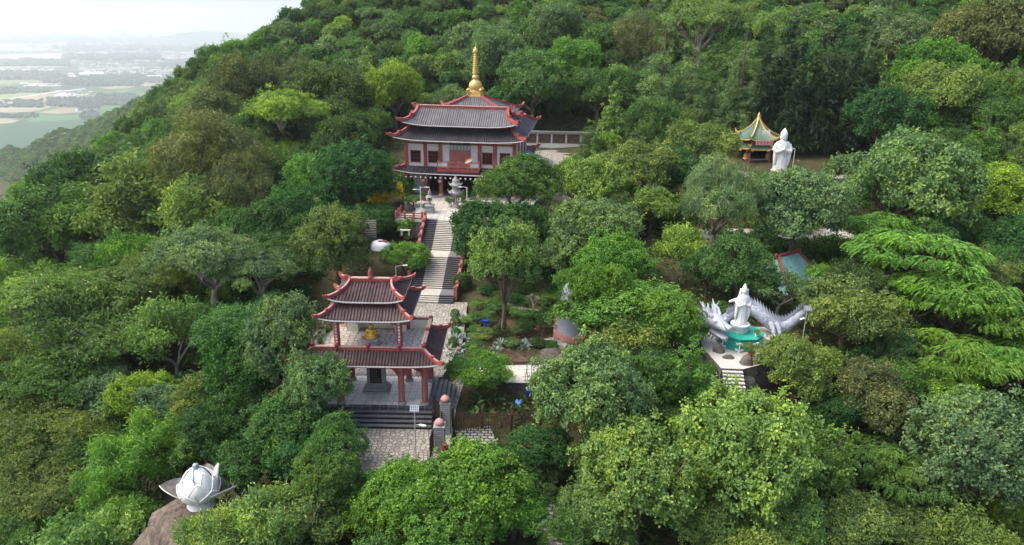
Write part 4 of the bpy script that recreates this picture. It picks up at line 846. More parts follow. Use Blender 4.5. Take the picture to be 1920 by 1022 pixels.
for i in range(8):
    a = a0+2*PI*i/8; x, y = 2.32*math.cos(a), 2.32*math.sin(a); tr.lathe([(0.13, 0), (0.13, 0.12), (0.07, 0.2), (0.07, 0.8), (0.14, 0.9), (0.14, 1.0)], (x, y, 0.0), M['statue_white'], 8)
    m = a0+2*PI*(i+0.5)/8; x, y = 2.17*math.cos(m), 2.17*math.sin(m)
    for s in (-1, 1):
        for zz in (0.2, 0.82): tr.obox((x-s*0.62*math.sin(m), y+s*0.62*math.cos(m), zz), (0.05, 0.28, 0.2), m, M['statue_white'])
tr.build('trim', t)
t = thing('robed_statue', 'white robed female statue standing on a lotus upon the jade platform', 'statue', gc+Vector((-0.1, 0.1, 1.3)))
lotus_seat(t, 1.05, 0.85, M['statue_white'])
mb = MB(); W_ = M['statue_white']
rings = [oval(0, 0, 0.8, .60, .52, 36, .05), oval(0, 0, 0.95, .64, .55, 36, .07), oval(0, 0, 1.3, .53, .46, 36, .08), oval(0.01, 0, 1.8, .47, .42, 36, .07), oval(0.02, 0, 2.4, .50, .42, 36, .05), oval(0.02, 0, 2.9, .54, .42, 36, .04, 7), oval(0.01, 0, 3.25, .60, .42, 36, .03, 7), oval(0, 0, 3.6, .62, .38, 36, .02, 5), oval(0, 0, 3.8, .55, .32, 36), oval(0, 0, 3.93, .36, .26, 36), oval(0, 0, 4.02, .19, .2, 36), oval(0, -0.02, 4.1, .21, .22, 36), oval(0, -0.03, 4.25, .25, .27, 36), oval(0, -0.02, 4.42, .27, .29, 36), oval(0, 0, 4.58, .26, .28, 36), oval(0, 0.02, 4.72, .21, .24, 36), oval(0, 0.02, 4.82, .15, .17, 36), oval(0, 0.02, 4.95, .12, .13, 36), oval(0, 0.02, 5.08, .06, .07, 36)]
mb.loft(rings, W_, True, True); mb.build('figure', t)
mb = MB()
for s in (-1, 1):
    mb.tube([(s*0.5, 0.05, 3.55), (s*0.66, -0.1, 3.1), (s*0.5, -0.42, 2.85), (s*0.12, -0.52, 3.05)], [0.17, 0.18, 0.15, 0.1], W_, 10)
    mb.loft([oval(s*0.56, -0.22, 2.95, .16, .2, 12), oval(s*0.62, -0.15, 2.4, .15, .24, 12, .1, 4), oval(s*0.62, -0.08, 1.6, .1, .2, 12, .15, 4), oval(s*0.58, -0.05, 1.2, .05, .1, 12)], W_, True, True)
    mb.loft([oval(s*0.3, 0.1, 4.5, .09, .2, 10), oval(s*0.36, 0.12, 3.9, .12, .2, 10), oval(s*0.46, 0.1, 3.4, .05, .1, 10)], W_, True, True)
mb.build('sleeves', t); mb = MB(); mb.lathe([(0.06, 0), (0.1, 0.08), (0.06, 0.2), (0.03, 0.3), (0.05, 0.34)], (0.02, -0.58, 3.05), W_, 8); mb.build('vase', t)
mb = MB(); mb.loft([oval(0, -0.28, 4.32, .035, .05, 8), oval(0, -0.29, 4.4, .02, .02, 8)], W_, True, True)
for s in (-1, 1): mb.obox((s*0.09, -0.26, 4.42), (0.09, 0.03, 0.02), 0, M['statue_grey']); 
mb.obox((0, -0.25, 4.24), (0.09, 0.03, 0.015), 0, M['statue_grey']); mb.build('face', t)

# the dragon winding behind the platform
t = thing('dragon_statue', 'long grey-white dragon statue coiling behind the jade platform, horned head to one side', 'dragon statue', (0, 0, 0))
def DP(px, py, y): return at(px, py, y)
body = [DP(1350, 607, 65.8), DP(1362, 596, 67.6), DP(1380, 590, 69.0), DP(1402, 582, 69.6), DP(1418, 585, 69.4), DP(1434, 598, 68.9), DP(1452, 611, 68.6), DP(1470, 612, 68.6), DP(1486, 602, 68.8), DP(1500, 590, 69.2), DP(1512, 582, 70.0), DP(1530, 586, 71.5), DP(1550, 600, 73)]
def smooth_path(P, n=6):
    out = []
    for i in range(len(P)-1):
        p0, p1, p2, p3 = P[max(i-1, 0)], P[i], P[i+1], P[min(i+2, len(P)-1)]
        for q in range(n):
            u = q/n; out.append(0.5*((2*p1)+(p2-p0)*u+(2*p0-5*p1+4*p2-p3)*u*u+(3*p1-p0-3*p2+p3)*u**3))
    return out+[P[-1]]
bp = smooth_path(body); nb = len(bp); scale_m = NT('dragon_scales'); v_ = scale_m.coord(1.0); vo = scale_m.n('ShaderNodeTexVoronoi'); scale_m.l(v_, vo.inputs['Vector']); vo.inputs['Scale'].default_value = 4.5
c_ = scale_m.ramp(vo.outputs['Distance'], [(0.1, (0.40, 0.43, 0.48)), (0.7, (0.24, 0.265, 0.31))]); scale_m.bump(vo.outputs['Distance'], -0.8, 0.1); M['scales'] = scale_m.out(c_, 0.6)
rad = [0.36+0.29*math.sin(PI*min(1, (i/nb)*0.9+0.08)) for i in range(nb)]
mb = MB(); mb.tube(bp, rad, M['scales'], 14); mb.build('body', t)
mb = MB()
for i in range(6, nb-2):
    d = (bp[i+1]-bp[i-1]).normalized(); p = bp[i]+Vector((0, 0, rad[i]*0.9)); h = 0.75+0.2*(i % 2); s = d*0.17
    tipp = p+Vector((0, 0, h))-d*0.28; nrm = d.cross(Vector((0, 0, 1))).normalized()*0.07
    mb.add([p-s-nrm, p+s-nrm, p+s+nrm, p-s+nrm, tipp], [(0, 1, 4), (1, 2, 4), (2, 3, 4), (3, 0, 4), (3, 2, 1, 0)], M['statue_grey'])
mb.build('spines', t)
hd = DP(1343, 612, 65.0); hM = Matrix.Translation(hd) @ Matrix.Rotation(R(-62), 4, 'Z')   # head looks to the lower right of the platform
def hv(x, y, z): return hM @ Vector((x*1.7, y*1.7, z*1.7))
def hring(x, z, w_, h, n=12): return [hv(x, w_*math.cos(2*PI*j/n), z+h*math.sin(2*PI*j/n)) for j in range(n)]
mb = MB(); G_ = M['statue_grey']
mb.loft([hring(-0.7, 0.1, .42, .42), hring(-0.3, 0.25, .5, .5), hring(0.1, 0.3, .48, .42), hring(0.5, 0.22, .36, .26), hring(0.85, 0.2, .34, .22), hring(1.05, 0.24, .3, .2), hring(1.15, 0.24, .16, .12)], G_, True, True)
mb.loft([hring(-0.2, -0.25, .36, .16), hring(0.4, -0.38, .3, .12), hring(0.8, -0.42, .24, .1), hring(0.95, -0.38, .12, .06)], G_, True, True); mb.build('head', t)
mb = MB(); rr = random.Random(3)
for s in (-1, 1):
    q_ = MB(); q_.tube([hv(-0.1, s*.3, .6), hv(-0.45, s*.42, .9), hv(-0.8, s*.4, 1.05), hv(-1.05, s*.5, 1.3)], [0.2, 0.16, 0.11, 0.03], G_, 7); q_.tube([hv(-.6, s*.4, .95), hv(-.55, s*.55, 1.3)], [.09, .02], G_, 6); q_.build('horn', t)
    for q in range(20):
        a = rr.uniform(-1.0, 1.3); u = rr.uniform(0, .5); mb.tube([hv(-0.35-u*.4, s*(.3+.1*u), .15+.2*a), hv(-0.7-u*.5, s*(.5+.2*math.cos(a)), .2+.38*a), hv(-1.0-u*.6, s*(.6+.25*math.cos(a)), .35+.5*a)], [0.26, 0.2, 0.03], G_, 7)
    q_ = MB(); q_.tube([hv(1.0, s*.25, .3), hv(1.35, s*.6, .5), hv(1.3, s*.9, .9)], [0.07, 0.05, 0.015], G_, 5); q_.build('whisker', t)
    q_ = MB(); q_.lathe([(0.02, -.16), (.15, -.08), (.16, .05), (.02, .16)], hv(0.25, s*.38, .5), M['statue_white'], 8); q_.build('eye', t)
for q in range(8): mb.tube([hv(-0.3-.12*q, rr.uniform(-.2, .2), .6), hv(-0.5-.13*q, rr.uniform(-.3, .3), .95+rr.uniform(0, .2))], [0.2, 0.03], G_, 6)
for q in range(6): mb.tube([hv(0.2-.1*q, rr.uniform(-.3, .3), -.4), hv(0.1-.12*q, rr.uniform(-.4, .4), -.95)], [0.1, 0.02], G_, 6)
mb.build('mane', t)
tp = smooth_path([DP(1388, 592, 69.6), DP(1383, 578, 69.4), DP(1384, 568, 69.3), DP(1380, 563, 69.3), DP(1373, 564, 69.3), DP(1367, 566, 69.3)]); mb = MB(); mb.tube(tp, [0.42-0.34*i/len(tp) for i in range(len(tp))], M['statue_white'], 10); mb.build('tail_tip', t)
for px, y in ((1452, 66.8), (1463, 67.0)):
    p = DP(px, 622, y); q = MB(); q.tube([p+Vector((0, 1.2, .4)), p+Vector((0, .4, .1)), p+Vector((0, 0, -.3))], [.3, .26, .2], M['scales'], 8)
    for a in (-.6, 0, .6): q.tube([p+Vector((0, 0, -.3)), p+Vector((math.sin(a)*.5, -.5, -.35)), p+Vector((math.sin(a)*.7, -.7, -.6))], [.12, .1, .02], G_, 6)
    q.build('claw_foot', t)
# steps to the platform
t = thing('stone_steps', 'narrow pale stone steps rising to the jade platform terrace', 'steps', (20.95, 60.35, ZG), R(-4))
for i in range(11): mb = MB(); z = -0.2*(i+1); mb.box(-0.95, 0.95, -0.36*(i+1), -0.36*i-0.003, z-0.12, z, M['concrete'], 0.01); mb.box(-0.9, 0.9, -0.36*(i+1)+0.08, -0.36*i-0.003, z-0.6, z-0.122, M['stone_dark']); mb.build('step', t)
def boulder(loc, s, label, mat=M['rock'], seed=1, group=None, cat='boulder'):
    r = np.random.default_rng(seed); n, m_ = 22, 13; P = []; ph = r.uniform(0, 6, 12)
    for i in range(m_):
        a = PI*i/(m_-1); row = []
        for j in range(n+1):
            b = 2*PI*j/n; d = Vector((math.sin(a)*math.cos(b), math.sin(a)*math.sin(b), math.cos(a)))
            q = 1+0.14*math.sin(2.1*d.x+ph[0]+d.z)+0.12*math.sin(3.3*d.y+ph[1])+0.08*math.sin(5*d.z+ph[2]+2*d.x)+0.05*math.sin(9*d.x+ph[3])*math.sin(8*d.y+ph[4])+0.03*math.sin(15*d.z+ph[5])
            row.append((d.x*s[0]*q, d.y*s[1]*q, d.z*s[2]*q))
        P.append(row)
    mb = MB(); mb.grid(P, mat); o = mb.build('boulder', None, loc); return tag(o, label, cat, group)
BG = 'boulders beside the platform steps'
for i, (px, py, z, s, lb) in enumerate([(1345, 662, 3.3, (.6, .6, .8), 'round dark boulder at the corner of the jade platform terrace'), (1362, 678, 3.0, (.7, .6, .8), 'dark boulder between terrace corner and top of the pale steps'), (1396, 690, 3.0, (.75, .7, 1.4), 'tall upright dark boulder beside the top of the pale steps'), (1412, 690, 2.9, (.8, .8, 1.1), 'dark boulder behind the tall upright one, under the potted plant'),
    (1400, 722, 1.6, (1.0, .7, 1.3), 'broad brown boulder wall beside the middle of the pale steps'), (1360, 735, 1.0, (.6, .6, 1.1), 'dark boulder in shade beside the lowest pale steps'), (1413, 746, 0.6, (.8, .7, .9), 'pale streaked boulder beside the lowest pale steps')]):
    p = atz(px, py, z); boulder((p.x, p.y, z), s, lb, M['rock'], i+3, BG)
lamp_post((25.6+3.2, 64.2, 3.5), 4.6, 'grey solar lamp post with white lamp head beside the dragon', [(-1, -.6, 3.6, .3)], True)
# hall with teal tiled roof
t = thing('teal_hall', 'small hall with teal tiled roof and red ridges behind the dragon', 'hall', (34.3, 84.5, 0.9), R(35))
mb = MB(); mb.box(-3.6, 3.6, -3.2, 3.2, -1, 3.2, M['cream_wall']); mb.build('wall', t)
hip_roof(t, 4.6, 4.3, 3.0, 2.0, 0.15, 6.4, M['teal_roof'], lift=0.4, rib=0.34, rh=0.07, rw=0.4, rhh=0.3, tip=0.7, tiph=0.4, names=('tiled_roof', 'hip_ridge')); ridge_beam(t, 2.1, 6.35, 0.4, 0.35, M['red'], None, end=0.4, endh=0.4)
# timber deck railing near the dragon
t = thing('deck_railing', 'dark timber railing beneath the tail of the dragon', 'railing', at(1500, 645, 68.5)); mb = MB()
for i in range(10): mb.box(-1.2+i*0.3, -1.1+i*0.3, 0, 0.08, -.6, .6, M['wood'])
mb.box(-1.3, 1.7, -.03, .11, .6, .7, M['wood']); mb.build('rail', t)

# ---------------------------------------------------------------- standing white statue and green pavilion
sp = Vector((46.3, 123, 9.9))
mb = MB(); mb.prism([(34, 116), (58, 116), (62, 128), (60, 142), (36, 144)], 4, 9.88, M['rock'], M['crazy']); structure('pavilion_court', mb)
t = thing('standing_statue', 'tall white standing statue with pointed crown and hands joined in prayer', 'statue', sp, 0, None, 0.92)
lotus_seat(t, 1.7, 1.0, M['statue_white'])
mb = MB(); 
rings = [oval(0, 0, .9, 1.25, 1.0, 40, .03, 10), oval(0, 0, 1.3, 1.3, 1.05, 40, .04, 10), oval(0, 0, 2.5, 1.2, .95, 40, .04, 10), oval(0, 0, 3.8, 1.2, .9, 40, .03, 10), oval(0, 0, 4.8, 1.3, .88, 40, .02, 8), oval(0, 0, 5.5, 1.4, .8, 40, .02, 8), oval(0, 0, 6.0, 1.35, .7, 40), oval(0, 0, 6.3, 1.1, .55, 40), oval(0, 0, 6.45, .7, .45, 40), oval(0, -.03, 6.55, .42, .42, 40), oval(0, -.06, 6.75, .5, .5, 40), oval(0, -.08, 7.05, .6, .6, 40), oval(0, -.06, 7.4, .62, .62, 40), oval(0, -.03, 7.6, .66, .66, 40), oval(0, 0, 7.95, .62, .62, 40, .05, 5), oval(0, 0, 8.25, .45, .45, 40, .08, 5), oval(0, 0, 8.5, .28, .28, 40), oval(0, 0, 8.8, .08, .08, 40)]
mb.loft(rings, W_, True, True); mb.build('figure', t); mb = MB()
for s in (-1, 1):
    mb.tube([(s*1.15, 0, 5.8), (s*1.5, -.15, 4.9), (s*1.25, -.75, 4.5), (s*.6, -1.0, 4.75), (s*.08, -1.05, 5.05)], [.42, .45, .4, .3, .2], W_, 12)
    mb.loft([oval(s*1.35, -.4, 4.7, .34, .45, 14), oval(s*1.35, -.3, 3.6, .3, .5, 14, .08, 4), oval(s*1.25, -.2, 2.2, .18, .4, 14, .1, 4), oval(s*1.15, -.1, 1.6, .08, .2, 14)], W_, True, True)
    mb.loft([oval(s*.6, -.02, 7.3, .07, .16, 8), oval(s*.63, 0, 6.95, .09, .16, 8), oval(s*.6, 0, 6.6, .05, .08, 8)], W_, True, True)
mb.build('sleeves', t); mb = MB(); mb.loft([oval(0, -1.15, 4.9, .2, .16, 10), oval(0, -1.18, 5.3, .18, .13, 10), oval(0, -1.15, 5.7, .06, .06, 10)], W_, True, True); mb.build('hands', t)
mb = MB(); mb.loft([oval(0, -.66, 6.98, .09, .12, 8), oval(0, -.7, 7.05, .1, .12, 8), oval(0, -.66, 7.25, .04, .05, 8)], W_, True, True)
for s in (-1, 1): mb.obox((s*.22, -.63, 7.25), (.22, .06, .035), 0, G_); 
mb.obox((0, -.62, 6.84), (.22, .06, .03), 0, G_); mb.build('face', t)
mb = MB()
for i in range(14): mb.lathe([(.02, -.06), (.06, 0), (.02, .06)], (.5*math.sin(i/13*PI*1.0)*(1 if i < 7 else 1)-.25, -.98+.02*i % .05, 5.0-.22*i if i < 7 else 3.6+.2*(i-7)), G_, 6)
mb.build('prayer_beads', t)
pv_ = Vector((45.2, 133.8, 9.9))
t = thing('hexagonal_pavilion', 'six-sided pavilion with green tiled roof and gold ridges beside the tall white statue', 'pavilion', pv_)
mb = MB(); mb.lathe([(4.6, -.2), (4.6, .35)], (0, 0, 0), M['stone_grey'], 6, False, a0=0); mb.build('floor', t)
for i in range(6):
    a = PI/3*i; mb = MB(); column(mb, 3.7*math.cos(a), 3.7*math.sin(a), .35, 3.5, .2, M['red'], M['stone_grey'], 10); mb.build('column', t)
def hexroof(R0, z0, R1, z1, lift, pw=1.5, n=12):
    mb = MB(); hp = []
    for i in range(6):
        a0, a1 = PI/3*i, PI/3*(i+1); P = []
        m = 30
        for q in range(m+1):
            u = q/m; e = abs(2*u-1); col = []
            for s in range(n+1):
                v = s/n; r = R1+(R0-R1)*(1-v)**1.25; z = z0+(z1-z0)*v**pw+lift*e**4*(1-v)**2+(0.06 if q % 3 else 0)
                x = (1-u)*math.cos(a0)+u*math.cos(a1); y = (1-u)*math.sin(a0)+u*math.sin(a1); k_ = r*(1+.05*e**4*(1-v)); col.append((x*k_, y*k_, z))
            P.append(col)
        mb.grid(P, M['green_roof'], False); mb.grid([[p[0] for p in P], [(p[0][0], p[0][1], p[0][2]-.22) for p in P]], M['gold'], False)
        hp.append([Vector((math.cos(a0)*(R1+(R0-R1)*(1-s/n)**1.25)*(1+.05*(1-s/n)), math.sin(a0)*(R1+(R0-R1)*(1-s/n)**1.25)*(1+.05*(1-s/n)), z0+(z1-z0)*(s/n)**pw+lift*(1-s/n)**2)) for s in range(n+1)])
    o = mb.build('tiled_roof', t)
    for h in hp:
        d = (h[0]-h[2]); d.z = 0; d.normalize(); pts = [h[0]+d*.7+Vector((0, 0, .55)), h[0]+d*.4+Vector((0, 0, .15))]+h; q = MB(); q.beam(pts, .24, .24, M['gold']); q.build('gold_ridge', t)
hexroof(4.7, 3.3, 3.2, 4.3, .3); hexroof(4.45, 4.9, .25, 8.5, .4, 1.35)
mb = MB(); mb.lathe([(3.3, 4.2), (3.3, 5.2)], (0, 0, 0), M['dark_red'], 6, False); mb.build('attic', t)
mb = MB(); mb.lathe([(.35, 8.2), (.4, 8.4), (.2, 8.6), (.32, 8.9), (.2, 9.2), (.03, 9.6)], (0, 0, 0), M['gold'], 10); mb.build('finial', t)
name_board(t, -1.5, 1.5, 4.25, 5.05, -4.75, 5, 12, M['pink'], M['dark_red'], M['gold']); 
mb = MB(); mb.box(-.1, .45, -3.35, -3.3, 6.1, 6.75, M['white_paint']); mb.box(.75, 1.3, -3.35, -3.3, 6.1, 6.75, M['white_paint'])
mb.box(-.5, .5, 2.6, 2.8, .35, 3.0, M['gold']); mb.build('panels', t)
mb = MB(); mb.box(-2.2, 2.2, -2.2, -1.2, .35, 1.1, M['pink']); mb.box(-2.4, 2.4, -2.3, -1.1, 1.1, 1.25, M['stone_grey']); o = mb.build('altar', None, pv_); tag(o, 'pink altar table inside the green roofed pavilion', 'altar')
for i, (x, lb) in enumerate(((-2.0, 'golden seated figure on the altar inside the pavilion, away from the white statue'), (2.0, 'golden seated figure on the altar inside the pavilion, close to the white statue'))):
    q = thing('seated_figure', lb, 'statue', pv_+Vector((x, -1.7, 1.25)), 0, 'golden figures in the pavilion'); mb = MB()
    mb.lathe([(.5, 0), (.55, .15), (.38, .4), (.36, .7), (.42, .85), (.3, 1.05), (.12, 1.12), (.12, 1.2), (.2, 1.3), (.21, 1.45), (.14, 1.58), (.08, 1.7), (.02, 1.78)], (0, 0, 0), M['gold'], 14, True, 1, .8)
    for s in (-1, 1): mb.tube([(s*.36, 0, .9), (s*.46, -.15, .55), (s*.1, -.38, .5)], [.1, .1, .07], M['gold'], 6)
    mb.build('body', q); mb = MB(); mb.lathe([(.6, -.02), (.62, .05), (.5, .08)], (0, 0, 0), M['gold'], 12); mb.build('lotus_base', q)
for i, (x, y, lb) in enumerate(((-3.7, -3.3, 'pink lantern at the outer corner of the pavilion eave'), (-1.7, -3.9, 'pink lantern beside the sign of the green pavilion'), (1.2, -3.9, 'pink lantern between the pavilion sign and the white statue'))): lantern('round_lantern', pv_+Vector((x, y, 3.1)), .28, lb, 'pink lanterns of the green pavilion', M['pink'])
lamp_post((49.9, 126.5, 9.8), 4.2, 'pale lamp post in front of the dark conifers beside the white statue', [(-1, 0, 4.1, .3)], False, mat=M['white_paint'])
p = atz(1556, 294, 9.9); t = thing('blue_barrel', 'tiny blue barrel at the foot of the dark conifers', 'barrel', p); mb = MB(); mb.lathe([(.45, 0), (.5, .1), (.48, .6), (.5, .62), (.5, 1.15), (.42, 1.2)], (0, 0, 0), M['blue'], 12); mb.build('body', t); mb = MB(); mb.lathe([(.44, 1.2), (.44, 1.26)], (0, 0, 0), M['black'], 12); mb.build('lid', t)
# terrace road with railing, between the trees
mb = MB(); pr_ = [atz(1270, 447, 6.5), atz(1400, 446, 6.5), atz(1610, 447, 6.5)]
z_ = 6.5; P1 = [(p.x, p.y) for p in pr_]; mb.prism(P1+[(P1[2][0], P1[2][1]+5), (P1[0][0], P1[0][1]+5)], 1, z_, M['concrete'], M['concrete']); structure('terrace_road', mb)
t = thing('terrace_railing', 'long thin dark railing along the pale terrace road below the white statue', 'railing', (0, 0, 0)); mb = MB()
a_, b_ = Vector((P1[0][0], P1[0][1]+.15, z_)), Vector((P1[2][0], P1[2][1]+.15, z_))
for i in range(80): p = a_.lerp(b_, i/79); mb.box(p.x-.02, p.x+.02, p.y-.02, p.y+.02, z_, z_+1.0, M['steel'])
for h in (.15, 1.0): mb.beam([a_+Vector((0, 0, h)), b_+Vector((0, 0, h))], .05, .05, M['steel'])
mb.build('rail', t)

# ---------------------------------------------------------------- lotus monument on its boulder
lz = -3.4; lp = Vector((-24.4, 47.2, lz))
boulder((-25.6, 46.2, lz-4.0), (5.0, 4.2, 4.2), 'large tan streaked boulder carrying the white lotus monument', M['rock_tan'], 31)
boulder((-20.4, 48.6, lz-2.6), (2.6, 1.6, 2.8), 'brown boulder ledge behind the bushes beside the lotus monument', M['rock_tan'], 33)
t = thing('lotus_monument', 'large white stone lotus bud with open lower petals on a boulder', 'monument', lp, R(20))
PWt = M['petal_white']
mb = MB(); mb.lathe([(1.75, -.9), (1.62, -.3), (1.5, .1), (1.15, .6), (.95, 1.0), (1.0, 1.3)], (0, 0, 0), M['statue_white'], 24)
mb.build('pedestal', t)
BUD = [(1.1, 0.6), (1.5, 1.05), (1.9, 1.28), (2.3, 1.34), (2.7, 1.28), (3.1, 1.1), (3.5, .85), (3.8, .58), (4.0, .3), (4.15, .05)]
mb = MB(); mb.lathe([(r_*.9, z_) for z_, r_ in BUD], (0, 0, 0), PWt, 28); mb.lathe([(.22, 4.05), (.28, 4.15), (.2, 4.28), (.24, 4.36), (.05, 4.45)], (0, 0, 0), M['statue_grey'], 8); mb.build('bud', t)
def bud_petal(az, z0, z1, wd, off, lean=0.1):
    """closed petal standing off the bud surface with a thick raised rim"""
    zz = [p[0] for p in BUD]; rr_ = [p[1] for p in BUD]; n = 12; mb = MB(); F = []; B_ = []
    for i in range(n):
        tt = i/(n-1); z = z0+(z1-z0)*tt; r = float(np.interp(z, zz, rr_))+off+lean*tt**2; w_ = wd*min(1.0, .72+.9*tt)*max(0.0, 1-max(0.0, (tt-.35)/.65)**1.7)
        ro = lambda s, e: ((r+e-.05*s*s)*math.cos(az+w_*s/max(r, .6)), (r+e-.05*s*s)*math.sin(az+w_*s/max(r, .6)), z)
        F.append([ro(s, 0.06) for s in np.linspace(-1, 1, 9)]); B_.append([ro(s, -.04) for s in np.linspace(-1, 1, 9)])
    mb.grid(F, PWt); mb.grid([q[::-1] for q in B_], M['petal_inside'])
    rim = [Vector(F[i][0]) for i in range(n)]+[Vector(F[i][8]) for i in range(n-2, -1, -1)]; mb.tube(rim, .055, PWt, 6); return mb.build('petal', t)
for i in range(5): bud_petal(2*PI*i/5+.35, 1.05, 2.55, 1.02, .14, .16)
for i in range(5): bud_petal(2*PI*(i+.5)/5+.35, 1.2, 3.3, .95, .07, .12)
for i in range(5): bud_petal(2*PI*i/5+.35, 2.0, 3.8, .66, .04, .07)
for i in range(4): bud_petal(2*PI*(i+.5)/4, 2.8, 4.1, .45, .02, .05)
for az in (0.12, PI*.56, PI*1.0):
    mb = MB(); petal_mesh(mb, PWt, 2.9, 1.25, .5, 1.2, az-R(20), 1.15, -.15, .6, .09, 9, M['petal_inside']); mb.build('open_petal', t)
mb = MB(); petal_mesh(mb, PWt, 2.6, .7, 1.15, .3, R(15), 1.35, -.25, .45, .09, 9); mb.build('upright_petal', t)

# ---------------------------------------------------------------- garden between stairs and stupa
mb = MB(); P = [(-4.6, 62.6), (1, 62.2), (7.5, 62.5), (7.5, 66.5), (1, 66.3), (-4.6, 65.6)]; mb.prism(P, -2, 0.62, M['rock'], M['concrete']); structure('garden_path', mb)
mb = MB(); mb.prism([(-4.4, 65.7), (6.8, 66.6), (8, 72), (4, 83), (-3.4, 80.6)], -2, 1.0, M['soil'], M['soil']); structure('garden_bed', mb)
mb = MB(); mb.prism([(-3.2, 79.2), (3.2, 79.4), (4.6, 74.5), (6.8, 73), (7, 75.2), (5.8, 77), (4.3, 82.4), (-3.2, 82.4)], 0, 1.35, M['soil'], M['crazy']); structure('paved_path', mb)
sx_, sy_ = 6.9, 72.4
t = thing('stupa', 'pale grey domed stupa with faded pink bands half hidden behind bright tree', 'stupa', (sx_, sy_, 1.0))
mb = MB(); mb.lathe([(2.2, -.8), (2.2, .9)], (0, 0, 0), M['pink'], 20); mb.build('pink_base', t)
mb = MB(); mb.lathe([(1.75, .9), (1.6, 3.6)], (0, 0, 0), M['statue_grey'], 20); mb.build('drum', t); mb = MB(); mb.lathe([(1.72, 3.6), (1.72, 3.95)], (0, 0, 0), M['pink'], 20); mb.build('pink_band', t)
mb = MB(); mb.lathe([(1.6, 3.95), (1.58, 4.6), (1.4, 5.5), (1.05, 6.2), (.6, 6.6), (.1, 6.8)], (0, 0, 0), M['statue_grey'], 20); mb.build('dome', t)
t = thing('stone_slab', 'flat grey stone slab at the foot of the stupa, above the dark boulder', 'slab', (4.6, 70.3, 1.05), R(-15)); mb = MB(); mb.prism([(-1.9, -.3), (.2, -1.6), (1.6, -1.2), (1.4, 1.2), (-.6, 1.3)], -.3, .22, M['stone_grey'], M['concrete']); mb.build('block', t)
boulder((3.9, 67.6, .7), (1.7, 1.1, 1.1), 'dark brown boulder under the grey slab beside the stupa', M['rock'], 50); boulder((5.9, 66.4, .6), (1.6, 1.2, 1.5), 'dark boulder with a pale scar beside the garden path', M['rock'], 52)
t = thing('bamboo_trellis', 'dry bamboo trellis leaning at the edge of the pale garden path', 'trellis', (2.6, 62.6, .6)); mb = MB(); rr = random.Random(8)
for i in range(8): x = -1.2+i*.36; mb.tube([(x, rr.uniform(-.2, .2), -.5), (x+rr.uniform(-.3, .3), rr.uniform(-.3, .5), 1.8+rr.uniform(-.4, .5))], .04, M['bamboo'], 5)
for i in range(4): mb.tube([(-1.3, 0, .1+i*.4), (1.5, .1, .15+i*.42)], .03, M['bamboo'], 5)
mb.build('poles', t)
p = atz(992, 742, 0.0); t = thing('blue_barrel', 'blue plastic barrel behind the wooden picket fence', 'barrel', (p.x, p.y, 0)); mb = MB(); mb.lathe([(.3, 0), (.34, .1), (.32, .45), (.34, .5), (.34, .95), (.28, 1.0)], (0, 0, 0), M['blue'], 14); mb.build('body', t); mb = MB(); mb.lathe([(.29, 1.0), (.29, 1.05), (.1, 1.06)], (0, 0, 0), M['black'], 14); mb.build('lid', t)
p = atz(972, 755, .3); q = MB(); q.grid([[(p.x-.3+.12*i, p.y-.15+.1*j, .2+.12*math.sin(i*1.9+j*1.3)+.06*j) for j in range(5)] for i in range(6)], M['blue_tarp']); tag(q.build('tarpaulin'), 'crumpled pale blue tarpaulin just behind the end of the picket fence', 'tarpaulin')
# rock ornament and pond steps left of the stairs
t = thing('painted_mound', 'white painted mound with rust brown patches beside the stairs garden', 'garden mound', at(713, 459, 88), 0, None, 0.78); mb = MB()
mb.lathe([(1.75, -.7), (1.7, 0.0), (1.5, .35), (1.1, .6), (.5, .78), (.05, .82)], (0, 0, 0), M['white_paint'], 20, True, 1, .8); mb.build('shell', t); mb = MB()
for x, y, a, b in ((.15, -.5, .45, .25), (.9, -.2, .5, .42), (-1.55, -.5, .35, .4)):
    P = []
    for i in range(4): P.append([(x+a*i/3*math.cos(j*PI/6), y+b*i/3*math.sin(j*PI/6), .84*math.sqrt(max(0.02, 1-((x+a*i/3*math.cos(j*PI/6))/1.85)**2-((y+b*i/3*math.sin(j*PI/6))/1.5)**2))+.03) for j in range(13)])
    mb.grid(P, M['rust'])
mb.build('rust_patches', t)
t = thing('side_steps', 'dark mossy side steps in shade left of the stairs garden', 'steps', at(690, 445, 90), R(10))
for i in range(8): mb = MB(); mb.box(-1.1, 1.1, i*.38, i*.38+.36, i*.22-.6, i*.22, M['rock']); mb.build('step', t)
t = thing('stone_bench', 'pale grey stone bench under the balustrade terrace', 'bench', at(760, 437, 92.5)); mb = MB(); mb.box(-.7, .7, -.2, .2, .35, .47, M['concrete'], .02); mb.build('seat', t)
for s in (-1, 1): mb = MB(); mb.box(s*.5-.1, s*.5+.1, -.16, .16, -.3, .35, M['concrete']); mb.build('leg', t)
# rocks in the courtyard
r_ = random.Random(2)
for i in range(9): p = atz(1002+i*9+r_.uniform(-3, 3), 268+r_.uniform(-4, 6), 9.2); boulder((p.x, p.y, 9.2), (r_.uniform(.6, 1.2), r_.uniform(.5, .9), r_.uniform(.7, 1.5)), 'grey ornamental rock in the row before the courtyard relief wall', M['rock'], 70+i, 'ornamental rocks of the courtyard')
p = atz(1272, 522, 3); t = thing('orange_lantern', 'small orange lantern ball on the slope above the bright green tree', 'lantern', p+Vector((0, 0, .6))); mb = MB(); mb.lathe([(.1, -.35), (.38, -.2), (.45, 0), (.38, .2), (.1, .35)], (0, 0, 0), M['flag_orange'], 12); mb.build('shade', t); mb = MB(); mb.tube([(0, 0, -1.2), (0, 0, -.3)], .04, M['black'], 5); mb.build('stake', t)

